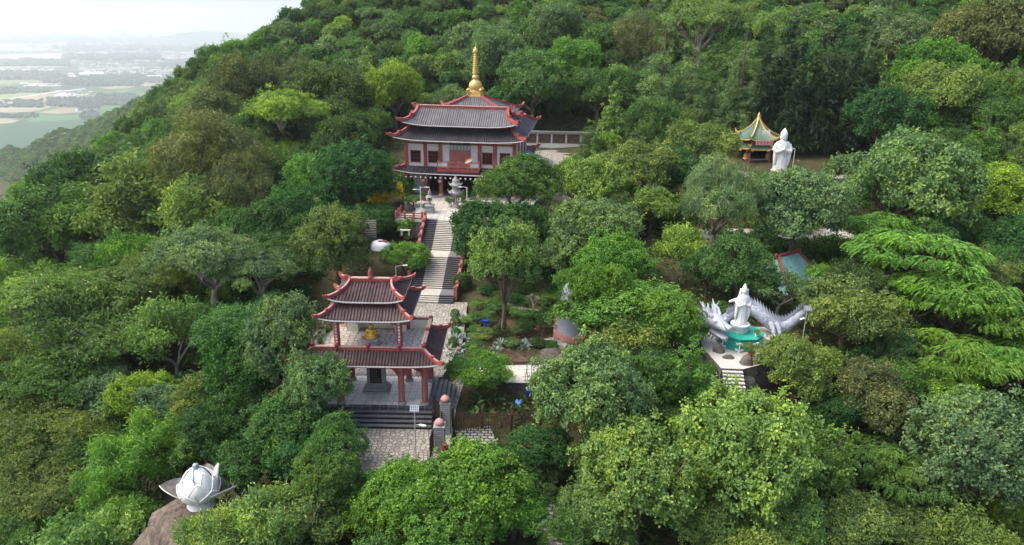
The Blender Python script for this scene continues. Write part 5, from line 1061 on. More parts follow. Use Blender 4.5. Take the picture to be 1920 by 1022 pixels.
# ---------------------------------------------------------------- trees
def unit(v): return v/np.maximum(np.linalg.norm(v, axis=-1, keepdims=True), 1e-9)
def leaf_quads(g, C, N, nl, spread, L, W, up=0.35, rnd=0.7, outb=0.0, droop=0.0, clump=None, flat=1.0):
    """nl leaves round each tuft centre C with tuft normal N -> vertices, faces, clump value"""
    T = len(C); P = np.repeat(C, nl, 0)+g.normal(size=(T*nl, 3))*spread*np.array([1, 1, flat])
    n = unit(np.repeat(N, nl, 0)+np.array([0, 0, up])+g.normal(size=(T*nl, 3))*rnd)
    t = g.normal(size=(T*nl, 3))+np.repeat(N, nl, 0)*outb+np.array([0, 0, -droop]); t = t-n*(t*n).sum(1, keepdims=True); t = unit(t); b = np.cross(n, t)
    l = L*g.uniform(0.7, 1.3, (T*nl, 1)); w_ = W*g.uniform(0.7, 1.3, (T*nl, 1)); fold = n*w_*0.25
    V = np.stack([P-t*l*.5, P+b*w_*.5+t*l*.05+fold, P+t*l*.5-np.array([0, 0, 1])*l*0.08, P-b*w_*.5+t*l*.05+fold], 1).reshape(-1, 3)
    F = np.arange(T*nl*4).reshape(-1, 4); cl = np.repeat(np.repeat(clump, nl)+g.normal(size=T*nl)*0.08, 4)
    return V, F, np.clip(cl, 0, 1)
def lobes_to_tufts(g, LC, LR, nt, fz=0.75, zmin=-0.45, top_bias=0.0):
    w_ = LR**2; idx = g.choice(len(LC), nt*3, p=w_/w_.sum()); d = unit(g.normal(size=(nt*3, 3))+np.array([0, 0, top_bias])); ok = d[:, 2] > zmin; idx, d = idx[ok], d[ok]
    p = LC[idx]+d*LR[idx][:, None]*np.array([1, 1, fz])*g.uniform(0.82, 1.06, (len(d), 1))
    q = (p[:, None]-LC[None])/(LR[None, :, None]*np.array([1, 1, fz])); ins = ((q**2).sum(-1) < 0.6).sum(1); keep = ins == 0
    p, d, idx = p[keep][:nt], d[keep][:nt], idx[keep][:nt]
    far_ = g.uniform(size=len(p)) < .12; p = p+d*np.where(far_, g.uniform(.04, .2, len(p)), 0)[:, None]
    lob = g.uniform(0.15, 0.85, len(LC)); return p, d, np.clip(lob[idx]+g.normal(size=len(idx))*0.16, 0, 1), idx
def limb_mesh(limbs, n=6):
    mb = MB()
    for pts, rad in limbs: mb.tube(pts, rad, M['bark'], n, True, False)
    V = np.array(mb.v); F = np.array(mb.f); return V, F
def crown(kind, seed):
    g = np.random.default_rng(seed); c = 1.2; limbs = []
    if kind in ('round', 'dome', 'small', 'biground'):
        n = {'small': 8, 'biground': 40}.get(kind, 24)
        d = unit(g.normal(size=(n*4, 3))); d = d[d[:, 2] > -0.5][:n]
        LC = d*g.uniform(0.48, 0.78, (n, 1))*np.array([1, 1, 0.82 if kind != 'dome' else 0.7]); LR = g.uniform(0.13, 0.29, n) if kind == 'biground' else g.uniform(0.20, 0.38, n) if kind != 'small' else g.uniform(0.32, 0.48, n)
        LC = np.r_[LC, [[0, 0, .1]]]; LR = np.r_[LR, .5]
        p, nn, cl, ix = lobes_to_tufts(g, LC, LR, {'small': 260, 'biground': 1250}.get(kind, 820), 0.85, -0.5)
        V, F, cv = leaf_quads(g, p, nn, 22 if kind != 'small' else 16, 0.036 if kind == 'biground' else 0.045 if kind != 'small' else 0.08, 0.052 if kind == 'biground' else 0.066 if kind != 'small' else 0.13, 0.034 if kind != 'small' else 0.06, 0.4, 0.75, 0.4, 0.2, cl)
    elif kind == 'feather':     # broad umbrella of fine foliage in overlapping pads
        n = 34; a = g.uniform(0, 2*PI, n); rho = np.sqrt(g.uniform(0, 1, n))*0.86; LC = np.c_[rho*np.cos(a), rho*np.sin(a), 0.42*(1-rho**2)+g.normal(size=n)*0.07-0.05]; LR = g.uniform(0.17, 0.30, n)
        p, nn, cl, ix = lobes_to_tufts(g, LC, LR, 760, 0.5, -0.3, 0.35)
        V, F, cv = leaf_quads(g, p, nn, 22, 0.045, 0.062, 0.022, 0.5, 0.6, 0.5, 0.25, cl, 0.6)
    elif kind == 'flame':       # layered sprays of long fronds
        n = 30; a = g.uniform(0, 2*PI, n); rho = np.sqrt(g.uniform(0.02, 1, n))*0.8; LC = np.c_[rho*np.cos(a), rho*np.sin(a), 0.38*(1-rho**2)+g.normal(size=n)*0.06]; LR = g.uniform(0.18, 0.30, n)
        ix = g.integers(0, n, 1900); b = g.uniform(0, 2*PI, 1900); q = np.sqrt(g.uniform(0, 1, 1900)); rr = LR[ix]*q
        out = np.c_[np.cos(b), np.sin(b), np.zeros(1900)]; p = LC[ix]+out*rr[:, None]+np.c_[np.zeros((1900, 2)), -0.16*q**2*LR[ix]*2+g.normal(size=1900)*0.012]
        out = unit(out+unit(LC[ix]*np.array([1, 1, 0]))*0.35+g.normal(size=(1900, 3))*np.array([.35, .35, .06])); cl0 = np.clip(g.uniform(.3, .9, n)[ix]+g.normal(size=1900)*.12, 0, 1)
        Vs = []; m = 6; L = 0.095    # each frond: rows of leaflets either side of a stem
        for s in range(m):
            t = (s+0.5)/m; side = np.cross(out, [0, 0, 1.0]); base = p+out*(L*t)+np.array([0, 0, -0.10])*t*t
            for sg in (-1, 1):
                wv = 0.030*(1-0.5*abs(2*t-0.8)); e = base+side*sg*wv+out*0.02+np.array([0, 0, -0.012])
                Vs.append(np.stack([base-out*0.012, base+out*0.014, e+out*0.012, e-out*0.012], 1))
        V = np.concatenate(Vs).reshape(-1, 3)+g.normal(size=(len(Vs)*1900*4, 3))*0.003; F = np.arange(len(V)).reshape(-1, 4); cv = np.tile(np.repeat(cl0, 4), len(Vs)); p = p
    elif kind == 'open':
        n = 15; d = unit(g.normal(size=(n*4, 3))); d = d[d[:, 2] > -0.25][:n]; LC = d*g.uniform(0.5, 0.82, (n, 1))*np.array([1, 1, .8]); LR = g.uniform(0.2, 0.31, n)
        p, nn, cl, ix = lobes_to_tufts(g, LC, LR, 330, 0.7, -0.5)
        V, F, cv = leaf_quads(g, p, nn, 18, 0.07, 0.10, 0.04, 0.35, 0.8, 0.6, 0.4, cl)
    elif kind == 'willowy':     # fine drooping needle foliage
        n = 22; d = unit(g.normal(size=(n*4, 3))); d = d[d[:, 2] > -0.3][:n]; LC = d*g.uniform(0.45, 0.75, (n, 1)); LR = g.uniform(0.24, 0.36, n)
        p, nn, cl, ix = lobes_to_tufts(g, LC, LR, 640, 0.9, -0.6)
        V, F, cv = leaf_quads(g, p, nn, 20, 0.05, 0.12, 0.014, 0.15, 0.6, 0.3, 1.1, cl)
    elif kind in ('pine', 'column', 'spire'):
        Hh, R0, c = {'pine': (3.4, 1.0, 1.7), 'column': (6.6, 1.0, 3.3), 'spire': (3.0, .95, 1.5)}[kind]
        LC = []; LR = []; nlv = {'pine': 13, 'column': 20, 'spire': 11}[kind]
        for j in range(nlv):
            f = j/(nlv-1); z = Hh*(0.10+0.9*f)-c; r = R0*(1-f)**(0.75 if kind != 'column' else 0.85)+0.05; nb_ = max(2, int(6*(1-f)+2))
            for q in range(nb_):
                a = q*2*PI/nb_+j*1.1+g.normal()*.2; k2 = g.uniform(.5, .75); LC.append((r*k2*math.cos(a), r*k2*math.sin(a), z-0.12*r+g.normal()*.04)); LR.append(max(0.10, r*g.uniform(.32, .46)*(.8 if kind == 'column' else 1)))
        LC = np.array(LC); LR = np.array(LR); p, nn, cl, ix = lobes_to_tufts(g, LC, LR, 760, 0.55 if kind != 'column' else 0.7, -0.5)
        V, F, cv = leaf_quads(g, p, nn, 18, 0.05, 0.15, 0.016, 0.8, 0.5, 1.6, -0.6, cl) if kind == 'pine' else leaf_quads(g, p, nn, 16, 0.06, 0.26, 0.045, 0.3, 0.5, 1.8, 0.5, cl) if kind == 'column' else leaf_quads(g, p, nn, 18, 0.05, 0.10, 0.04, 0.5, 0.6, .8, 0, cl)
    elif kind == 'bamboo':
        n = 26; a = g.uniform(0, 2*PI, n); rho = g.uniform(0.1, .9, n); LC = np.c_[rho*np.cos(a), rho*np.sin(a), 0.5*(1-rho**1.5)+g.uniform(-.45, .2, n)]; LR = g.uniform(.18, .28, n)
        p, nn, cl, ix = lobes_to_tufts(g, LC, LR, 420, .8, -.6); V, F, cv = leaf_quads(g, p, nn, 16, .07, .14, .022, .3, .7, .8, .7, cl)
    elif kind == 'ball':        # clipped bush
        d = unit(g.normal(size=(900, 3))); d[:, 2] = np.where(d[:, 2] < -.4, -d[:, 2], d[:, 2]); p = d*g.uniform(.93, 1.02, (900, 1)); V, F, cv = leaf_quads(g, p, d, 8, .03, .09, .06, .3, .5, 0, 0, g.uniform(.3, .7, 900)); LC = p[:6]*.6; c = 0.9
    V = V+np.array([0, 0, c]); LCz = LC+np.array([0, 0, c])
    # trunk and limbs reaching into the foliage
    def wob(a_, b_, r0, r1, n=5, w_=0.05):
        pts = [Vector(a_).lerp(Vector(b_), i/(n-1))+Vector(g.normal(size=3)*w_*(0 if i in (0, n-1) else 1)) for i in range(n)]; return pts, [r0+(r1-r0)*i/(n-1) for i in range(n)]
    if kind in ('pine', 'column', 'spire'):
        Ht = {'pine': 3.4, 'column': 6.6, 'spire': 3.0}[kind]; limbs.append(wob((0, 0, -.3), (0, 0, Ht*.97), .08, .012, 8, .012))
        for q in range(0, len(LCz), 2): limbs.append(wob((0, 0, LCz[q][2]-.05), tuple(LCz[q]), .02, .006, 3, .01))
    elif kind == 'bamboo':
        for q in range(14): limbs.append(([Vector((LCz[q][0]*.3, LCz[q][1]*.3, -.2)), Vector((LCz[q][0]*.6, LCz[q][1]*.6, LCz[q][2]*.7)), Vector(LCz[q])], [.02, .016, .006]))
    elif kind == 'ball': limbs.append(wob((0, 0, -.2), (0, 0, .9), .08, .05))
    else:
        fork = np.array([g.normal()*.06, g.normal()*.06, c-0.62 if kind != 'feather' else c-.5]); tr = 0.065 if kind != 'open' else 0.05
        limbs.append(wob((0, 0, -.35), tuple(fork), tr*1.3, tr*.85, 6, .02)); mains = []
        for q in range(4): a = q*PI/2+g.uniform(0, 1); e = fork+np.array([.32*math.cos(a), .32*math.sin(a), g.uniform(.25, .45)]); mains.append(e); limbs.append(wob(tuple(fork), tuple(e), tr*.7, tr*.42, 4, .03))
        for q in range(len(LCz)):
            e = mains[int(np.argmin([np.linalg.norm(m_-LCz[q]) for m_ in mains]))]; tgt = LCz[q]+(LCz[q]-np.array([0, 0, c-.3]))*(.22 if kind in ('open', 'feather') else .25 if q % 4 == 0 and kind != 'flame' else .05 if kind != 'flame' else -.05); limbs.append(wob(tuple(e), tuple(tgt), tr*.4, .008, 5, .035))
    Vt, Ft = limb_mesh(limbs)
    cm = np_mesh('crown', V, F, [M['leaf']], False, {'clump': ('FLOAT', cv)}); tm_ = np_mesh('trunk', Vt, Ft, [M['bark_pale'] if kind in ('open', 'feather') else M['bark']], True)
    return dict(crown=cm, trunk=tm_, c=c, V=V, cv=cv, kind=kind)
PR = {}
for i, (kd, n) in enumerate((('round', 4), ('biground', 4), ('dome', 3), ('feather', 3), ('flame', 3), ('open', 3), ('willowy', 2), ('pine', 2), ('column', 2), ('spire', 1), ('bamboo', 2), ('small', 2), ('ball', 1))): PR[kd] = [crown(kd, 100+10*i+j) for j in range(n)]
GC = {'D': (.031, .058, .020), 'M': (.042, .088, .026), 'B': (.056, .122, .024), 'L': (.104, .168, .030), 'O': (.072, .110, .033), 'G': (.066, .108, .052), 'K': (.024, .066, .020), 'W': (.060, .078, .033), 'P': (.085, .138, .042), 'Y': (.62, .46, .02), 'X': (.032, .062, .030), 'S': (.15, .12, .085)}
GC = {q: ((v[0]*2.02, v[1]*2.06, v[2]*1.85) if q not in 'YX' else v) for q, v in GC.items()}
CW = {'D': 'dark green', 'M': 'mid green', 'B': 'bright green', 'L': 'yellow-green', 'O': 'olive green', 'G': 'grey-green', 'K': 'deep green', 'W': 'brownish olive', 'P': 'pale olive', 'Y': 'yellow-flowered', 'X': 'blackish green', 'S': 'dry brownish'}
KW = {'round': 'rounded', 'biground': 'broad', 'dome': 'domed', 'feather': 'umbrella-crowned', 'flame': 'layered feathery', 'open': 'open-branched', 'willowy': 'drooping fine-leaved', 'pine': 'pine', 'column': 'tall conifer', 'spire': 'pointed', 'bamboo': 'bamboo clump', 'small': 'bushy small', 'ball': 'clipped'}
# px, py of the crown centre, width in photo pixels, shape, colour, height factor
TL = """2 322 85 round M 1;1062 1004 90 round M .8 43.5;30 345 110 round B 1;150 355 165 round K 1;75 375 110 round B .9;205 322 46 small G 1;235 300 85 round M 1;285 310 100 feather M 1;275 372 175 open O 1;385 400 180 open P 1;410 325 200 willowy W 1.1;345 300 110 feather W 1;440 380 160 willowy W 1.1;105 425 200 dome M 1;205 432 140 open P 1;50 470 120 round M 1;12 460 80 round D 1;245 488 125 open B 1;295 480 85 round B 1;185 505 105 round M 1;55 525 130 open P 1;390 500 190 feather G 1.1;490 520 150 feather G 1;110 600 250 feather O 1.1;220 570 190 feather O 1;40 680 170 feather O 1;200 640 190 feather O 1;110 720 200 feather M 1;320 640 150 open P 1.15;268 752 120 round L 1.1;325 752 75 round B 1;170 735 100 willowy M 1.1;55 765 190 feather O 1;85 835 200 feather O 1;165 850 140 feather M 1;95 925 170 feather O 1;235 885 150 bamboo B 1;295 830 130 bamboo B 1;200 940 130 bamboo B 1;50 995 130 round B .8;135 985 95 round B .9;225 985 130 round B .8;
480 690 190 round K 1.1;540 655 180 round G 1 58;590 722 142 round G 1 54;430 800 160 round K 1;545 800 150 round M 1;622 842 110 round M .8 48.5;465 880 150 round K .9;385 830 120 round M .9;560 870 120 round K .9;
515 440 110 round K 1.1;555 400 120 round K 1.1;624 458 158 round O 1.05;595 350 130 round B 1.1;668 342 150 round K 1.1;640 290 130 round D 1.1;745 352 70 round B .8;760 486 95 round B .75;700 415 90 round K .8;755 425 50 small B .8;
545 230 160 feather L 1.1;460 180 140 round W 1.15;415 235 130 round W 1;430 130 70 round M 1;500 140 80 round D 1.1;395 190 90 open O 1;560 165 110 willowy W 1.1;625 185 130 round D 1.15;600 250 130 round D 1;640 240 110 round D 1;738 175 105 round L 1.2;555 290 100 feather L .9;720 266 62 small Y 1 108;700 235 80 open M 1;530 330 120 round M 1;480 270 120 round D 1;360 245 90 round M 1;
1080 120 95 round B 1.1;930 115 130 round G 1.15;1000 165 130 round M 1.1;1040 60 120 round G 1;1130 85 100 round M 1;1210 90 120 willowy W 1.1;1240 160 110 pine G 1.1;1295 165 100 pine G 1.1;1390 160 110 pine G 1;1320 60 170 feather O 1.1;1450 60 80 open P 1.1;1370 130 110 round M 1;1170 130 80 round D 1;1125 175 110 round M 1;
1432 180 56 column X 1;1462 165 60 column X 1;1492 190 60 column X 1;1527 178 62 column X 1;1565 172 60 column X 1;1600 185 62 column X 1;1545 190 60 column X 1;1478 150 60 column X 1;1625 160 60 column X .9;
1700 95 120 round G 1;1755 135 140 dome B 1;1770 185 150 dome O 1;1850 75 170 dome W 1.05;1660 235 160 round K 1;1745 240 75 round B 1;1832 300 110 spire B 1;1898 165 90 open G 1;1895 230 100 round M 1;1700 350 215 round G 1.1;1582 320 75 round G .8;1890 370 140 round L 1;1900 470 130 round K 1.1;1495 392 190 round G 1;1436 372 105 round M 1;1395 222 110 dome D 1 150;1310 285 140 dome O .9;1275 265 90 round P 1;1225 245 120 round M 1;1150 225 72 spire P 1.1;1108 265 56 pine M 1;1140 275 56 round L .9;1790 210 110 round M 1;1840 230 110 round M 1;
1345 390 160 willowy G 1.15;1260 330 110 round K 1;1195 330 150 round O 1;1130 345 140 round P 1;1078 348 105 round M 1;970 355 130 round M .95;918 440 152 round K 1;990 440 110 round K 1;945 492 140 round P 1 72;1110 440 170 round G 1;1060 490 95 round G 1;1150 500 150 round B 1;1156 588 240 round B 1.05 70;1122 560 130 round B 1 70;1100 545 120 feather B 1;1250 610 130 round B 1;1180 645 150 open O .8;1110 745 220 round G 1.1;1215 720 150 round M 1;1035 725 85 round M .8;1290 720 130 spire B .9;1280 475 90 open L 1.25;1385 510 130 round M 1;1330 510 100 round K 1;1462 548 115 open G .95 74;1590 590 165 dome O 1;1670 660 100 round G 1;1545 520 70 open B .8;
1650 440 150 flame B 1;1640 490 110 open L 1;1715 490 200 flame B 1;1790 560 210 flame B 1;1850 600 180 flame B 1;1870 690 180 flame B 1;1790 680 180 flame B 1;1715 560 150 flame B 1;1725 440 120 flame B .9;1910 650 140 flame B 1;
1490 695 150 round O 1;1552 680 70 open L .9;1620 750 160 dome W 1;1735 690 90 round M 1;1780 735 130 round L .9;1835 870 260 round G 1.1;1635 860 150 flame M .9;1700 905 180 flame M .9;1770 970 130 flame M .9;1905 985 110 round L .9;1560 780 120 round K 1;1900 780 120 flame M 1;
1400 860 260 round P 1.1;1490 870 210 round P 1;1340 830 140 round M .95;1265 800 110 round M .9;1200 910 240 round P 1.05;1120 980 160 round P 1;1130 855 120 round K .85;1172 838 56 round L .8;1330 990 150 round P 1;1450 975 170 round P 1;1580 990 180 round O .95;1690 990 140 round O .9;
760 935 180 round B .85;890 925 200 round B .85;830 1000 190 round B .85;960 970 130 round B .8;690 960 120 round B .8;575 965 170 open P .9;500 985 150 open P .55 42;402 1018 130 open P .5 41;465 968 60 small O .5 46;686 872 70 round B .6 46;610 905 120 round M .8 45;938 830 66 round K .8 50;1005 850 120 round K .8;1010 950 90 round D .8;900 700 118 dome B .7;1050 1010 90 round K .8;1052 955 70 round K .8 45;985 915 70 round M .8 48;1040 890 60 small D .8 50"""
rng = np.random.default_rng(77)
def hit(px, py, wpx, kind, hf):
    d = ray(px, py); s = np.arange(24, 420, .4); X, Y, Z = d[0]*s, d[1]*s, CAMZ+d[2]*s; r = .5*wpx*s/FPX; c = PR[kind][0]['c']
    top = terr(X, Y)+c*r*hf; i = np.nonzero(Z < top)[0]
    j = i[0] if len(i) else len(s)-60; return X[j], Y[j], r[j], s[j]
trees = []
for ln in TL.replace('\n', '').split(';'):
    a = ln.split(); lift = 0.0
    if len(a) < 6: continue
    px, py, wp, kd, co, hf = float(a[0]), float(a[1]), float(a[2]), a[3], a[4], float(a[5])
    if len(a) > 6:      # standing at a known distance: its height follows from the ground below
        y = float(a[6]); q_ = at(px, py, y); x = q_.x; s = proj(q_)[2]; r = .5*wp*s/FPX; need = (q_.z-tz(x, y))/(PR[kd][0]['c']*r); hf = max(.55, min(1.2, need)); lift = max(0.0, need-hf)*PR[kd][0]['c']*r
    else: x, y, r, s = hit(px, py, wp, kd, hf)
    if kd == 'round' and wp >= 140: kd = 'biground'
    trees.append(dict(x=x, y=y, r=r*1.06, s=s, kd=kd, co=co, hf=hf, px=px, py=py, w=wp, listed=True, lift=lift))
# areas that stay open: (x0, y0, x1, y1 in photo pixels, farthest distance that would cover them)
KEEP = [(682, 425, 770, 478, 92), (690, 235, 750, 305, 110), (592, 505, 868, 872, 82), (686, 366, 872, 600, 103), (735, 84, 1075, 410, 155), (700, 770, 1000, 860, 60), (820, 520, 1070, 720, 78), (1305, 478, 1535, 770, 90), (1360, 222, 1505, 335, 136), (1480, 250, 1580, 320, 128), (300, 865, 490, 1000, 60), (1425, 95, 1615, 290, 152), (1390, 430, 1610, 446, 97), (1220, 440, 1270, 1000, 95)]
def blocked(x, y, z, r):
    px, py, s = proj((x, y, z)); w_ = r*FPX/s
    for (x0, y0, x1, y1, ym) in KEEP:
        if y < ym and px+w_ > x0 and px-w_ < x1 and py+w_ > y0 and py-w_ < y1: return True
    return False
FOOT = [(-20, 53, -3, 127), (-24, 44, 6, 62), (-5, 60, 9, 84), (17, 56, 31, 72), (33, 115, 63, 145), (-1, 112, 27, 161), (-29, 43, -21, 51)]
tx = np.array([t['x'] for t in trees]); ty = np.array([t['y'] for t in trees]); trr = np.array([t['r'] for t in trees])
cand = []
for k_ in range(12000):
    x, y = rng.uniform(-140, 190), rng.uniform(30, 262)
    if any(a <= x <= c_ and b <= y <= d_ for a, b, c_, d_ in FOOT): continue
    z0 = tz(x, y); far = y > 150; r = rng.uniform(3.1, 5.0) if far else rng.uniform(3.2, 5.0)
    if z0 < -70: continue
    px, py, s = proj((x, y, z0+1.3*r))
    if px < -300 or px > 2350 or py > 1250 or py < -60: continue
    if np.any((tx-x)**2+(ty-y)**2 < ((.66 if far else .70)*(trr+r)*.8)**2): continue
    if blocked(x, y, z0+1.35*r, r*1.1): continue
    if far: co = rng.choice(list('DMBOGKKWPML'), p=[.15, .22, .1, .1, .11, .08, .06, .04, .05, .07, .02])
    else: co = rng.choice(list('DMBOGKP'), p=[.2, .27, .1, .12, .1, .15, .06])
    kd = rng.choice(['round', 'dome', 'feather', 'willowy', 'open', 'pine', 'spire'], p=[.5, .16, .13, .08, .06, .03, .04])
    trees.append(dict(x=x, y=y, r=r, s=s, kd=kd, co=co, hf=rng.uniform(.85, 1.15), px=px, py=py, w=2*r*FPX/s, listed=False)); tx = np.append(tx, x); ty = np.append(ty, y); trr = np.append(trr, r)
LM = [('gate', 705, 640), ('stairs', 810, 480), ('temple', 860, 250), ('white statue', 1462, 290), ('green pavilion', 1410, 280), ('dragon', 1460, 600), ('jade platform', 1390, 640), ('lotus monument', 368, 925), ('stupa', 1050, 590), ('teal roof', 1495, 530), ('picket fence', 910, 775), ('terrace road', 1500, 440)]
trees.sort(key=lambda t: -t['w']); vis = [t for t in trees if -t['w']*.6 < t['px'] < 1920+t['w']*.6 and t['py'] < 1022+t['w']*.7]; indiv = vis[:296]; ids = {id(t) for t in indiv}; rest = [t for t in trees if id(t) not in ids]
used = {}
def where(t):
    n, lx, ly = min(LM, key=lambda q: math.hypot((t['px']-q[1])*.8, t['py']-q[2])); dx, dy = t['px']-lx, t['py']-ly
    d = math.hypot(dx, dy)
    if abs(dx) > abs(dy)*1.2: s = 'to the left of the '+n if dx < 0 else 'to the right of the '+n
    else: s = ('uphill behind the ' if dy < 0 else 'downhill in front of the ')+n
    if d > 330: s = {True: 'on far left slope, ', False: 'on far right slope, '}[t['px'] < 960]+('high up' if t['py'] < 250 else 'midway down' if t['py'] < 650 else 'near bottom')
    return s, d
ORD = ['', 'second', 'third', 'fourth', 'fifth', 'sixth', 'seventh', 'eighth', 'ninth', 'tenth', 'eleventh', 'twelfth', 'thirteenth', 'fourteenth', 'fifteenth', 'sixteenth', 'seventeenth', 'eighteenth', 'nineteenth', 'twentieth']
NAMES = {'pine': ('pine_tree', 'pine tree'), 'column': ('conifer_tree', 'conifer'), 'bamboo': ('bamboo_clump', 'bamboo'), 'small': ('shrub', 'shrub'), 'ball': ('clipped_bush', 'bush'), 'spire': ('broadleaf_tree', 'tree')}
tints = np.random.default_rng(4)
def place_tree(kd, x, y, z, r, co, hf, label, group, vi=None, name=None, lift=0.0):
    pr = PR[kd][int(tints.integers(len(PR[kd]))) if vi is None else vi % len(PR[kd])]; nm, ct = NAMES.get(kd, ('broadleaf_tree', 'tree'))
    t = thing(name or nm, label, ct, (x, y, z), tints.uniform(0, 6.28), group, (r*tints.uniform(.9, 1.14), r*tints.uniform(.9, 1.14), r*hf) if kd not in ('column', 'ball') else (r, r, r*hf))
    c = np.array(GC[co])*tints.uniform(.86, 1.16)*np.array([tints.uniform(.9, 1.1), 1, tints.uniform(.85, 1.15)])
    for part in ('crown', 'trunk'):
        o = D.objects.new(part, pr[part]); COL.objects.link(o); o.parent = t; o.color = (*c, 1)
        if lift and part == 'crown': o.location = (0, 0, lift/(r*hf))
        if lift and part == 'trunk': o.scale = (1, 1, 1+lift/(pr['c']*r*hf))
    return t
bykey = {}
for t in indiv:
    wh, d = where(t)
    if t['kd'] == 'column': key = 'conifer'
    t['far'] = (not t['listed']) and t['w'] < 80
    if t['far']: t['lab'] = f"{CW[t['co']]} {KW[t['kd']]} tree in forest high on the slope {'left of' if t['px']<700 else 'behind' if t['px']<1150 else 'right of'} the temple spire"; continue
    b = f"{CW[t['co']]} {KW[t['kd']]} {'' if t['kd'] in ('column', 'bamboo') else 'tree' if t['kd'] != 'small' else 'shrub'}".strip()
    t['base'] = b; t['wh'] = wh; bykey.setdefault((b, wh), []).append((d, t))
for (b, wh), L in bykey.items():
    L.sort(key=lambda q: q[0])
    for i, (d, t) in enumerate(L):
        if False: pass
        far_ = wh.startswith('on far'); 
        if far_: L2 = sorted((q[1] for q in L), key=lambda q: q['px']); i2 = L2.index(t); t['lab'] = b+' '+wh+('' if len(L) == 1 else f", {(ORD[i2] or 'first')} from left")
        else: t['lab'] = (b+' '+wh) if len(L) == 1 else (b+' '+wh+(', closest to it' if i == 0 else f', {ORD[i]} closest'))
for t in indiv:
    t['lab'] = t['lab'].replace(', near bottom', ' bottom').replace(', midway down', ' middle').replace(', high up', ' top') if len(t['lab'].split()) > 16 else t['lab']
    if len(t['lab'].split()) > 16: t['lab'] = t['lab'].replace(' the ', ' ').replace(' green', '')
    z = tz(t['x'], t['y'])
    grp = 'forest trees high on the slope' if t['far'] else 'dark conifers behind the white statue' if t['kd'] == 'column' else 'trees on the hillside'
    place_tree(t['kd'], t['x'], t['y'], z-.05, t['r'], t['co'], t['hf'], t['lab'], grp, lift=t.get('lift', 0.0))
print('trees listed', len([t for t in trees if t['listed']]), 'all', len(trees), 'indiv min w', indiv[-1]['w'])
# the remaining small forest trees as one mass
def mass(name, items, frac, grow=1.0):
    Vs, Cs, Cl = [], [], []; g = np.random.default_rng(9)
    for (x, y, z, r, co, hf, kd) in items:
        p = PR[kd][int(g.integers(len(PR[kd])))]; V = p['V'].reshape(-1, 4, 3); n = len(V); m = max(8, int(n*frac)); ix = g.choice(n, m, replace=False); q = V[ix]; cv = p['cv'].reshape(-1, 4)[ix]
        ctr = q.mean(1, keepdims=True); q = ctr+(q-ctr)*grow; a = g.uniform(0, 6.28); R_ = np.array([[math.cos(a), -math.sin(a), 0], [math.sin(a), math.cos(a), 0], [0, 0, 1]]); q = q.reshape(-1, 3) @ R_.T*np.array([r, r, r*hf])+np.array([x, y, z])
        c = np.array(GC[co])*g.uniform(.8, 1.2); Vs.append(q); Cs.append(np.tile([*c, 1], (len(q), 1))); Cl.append(cv.ravel())
    V = np.concatenate(Vs); return np_obj(name, np_mesh(name, V, np.arange(len(V)).reshape(-1, 4), [M['leaf_mass']], False, {'crown_colour': ('FLOAT_COLOR', np.concatenate(Cs)), 'clump': ('FLOAT', np.concatenate(Cl))}), 'stuff')
if rest: mass('forest', [(t['x'], t['y'], tz(t['x'], t['y']), t['r'], t['co'], t['hf'], t['kd']) for t in rest], .28, 1.9)
# woods on the far hillside: thousands of crowns
g = np.random.default_rng(21); it = []
for _ in range(60000):
    x, y = g.uniform(-1800, -90), g.uniform(180, 1650)
    zs = float(spur(np.array([x]), np.array([y]))[0]) if y > 300 or x < -250 else -1e9
    zt = tz(x, y) if (x > -400 and y < 420) else -1e9
    z = max(zs, zt)
    if z < ZP+2: continue
    px, py, s = proj((x, y, z+4))
    if not (-40 < px < 640 and -20 < py < 340): continue
    if zt > zs and y < 262 and x > -128: continue
    it.append((x, y, z-1, g.uniform(3.4, 5.6), g.choice(list('DMMKOGB')), 1.0, g.choice(['round', 'dome', 'round', 'feather'])))
    if len(it) > 6500: break
mass('far_woods', it, .008, 6.5)
# understorey bushes closing the gaps under the crowns
g = np.random.default_rng(15); it = []
for _ in range(4000):
    x, y = g.uniform(-125, 170), 30+g.uniform(0, 1)**1.2*196
    if any(a <= x <= c_ and b <= y <= d_ for a, b, c_, d_ in FOOT): continue
    r = g.uniform(1.2, 2.8); z = tz(x, y)
    if z < -60: continue
    px, py, s = proj((x, y, z+r))
    if not (-250 < px < 2250 and -40 < py < 1200) or blocked(x, y, z+r*.9, r): continue
    it.append((x, y, z-r*.3, r, g.choice(list('DMKMOB')), g.uniform(.8, 1.2), 'small'))
    if len(it) > 1700: break
for _ in range(90):
    x, y = g.uniform(28, 64), g.uniform(86, 95.5); r = g.uniform(1.0, 1.7); it.append((x, y, tz(x, y)-r*.4, r, g.choice(list('DMKM')), g.uniform(.8, 1.1), 'small'))
mass('understorey', it, .11, 1.9)
# undergrowth on the open ground between the crowns
g = np.random.default_rng(3); n = 15000; X = g.uniform(-125, 110, n); Y = 34+g.uniform(0, 1, n)**1.3*200; ok = np.ones(n, bool)
for a, b, c_, d_ in [(-20, 53, -3, 127), (-24.5, 46, -4, 62), (-5, 40, 7, 56), (-5, 61, 9, 84), (18, 59, 30, 72), (33, 115, 63, 145), (-1, 112, 27, 161), (-29, 43, -21, 51)]: ok &= ~((X > a) & (X < c_) & (Y > b) & (Y < d_))
X, Y = X[ok], Y[ok]; Z = terr(X, Y); P = np.c_[X, Y, Z+g.uniform(.1, 1.1, len(X))]
V, F, cv = leaf_quads(g, P, np.tile([0, 0, 1.0], (len(P), 1)), 9, .5, .75, .3, .6, .7, 0, .2, g.uniform(.2, .8, len(P)))
cc = np.repeat(np.array([GC[q] for q in g.choice(list('DMKMO'), len(P))])*g.uniform(.6, 1.1, (len(P), 1)), 36, 0)
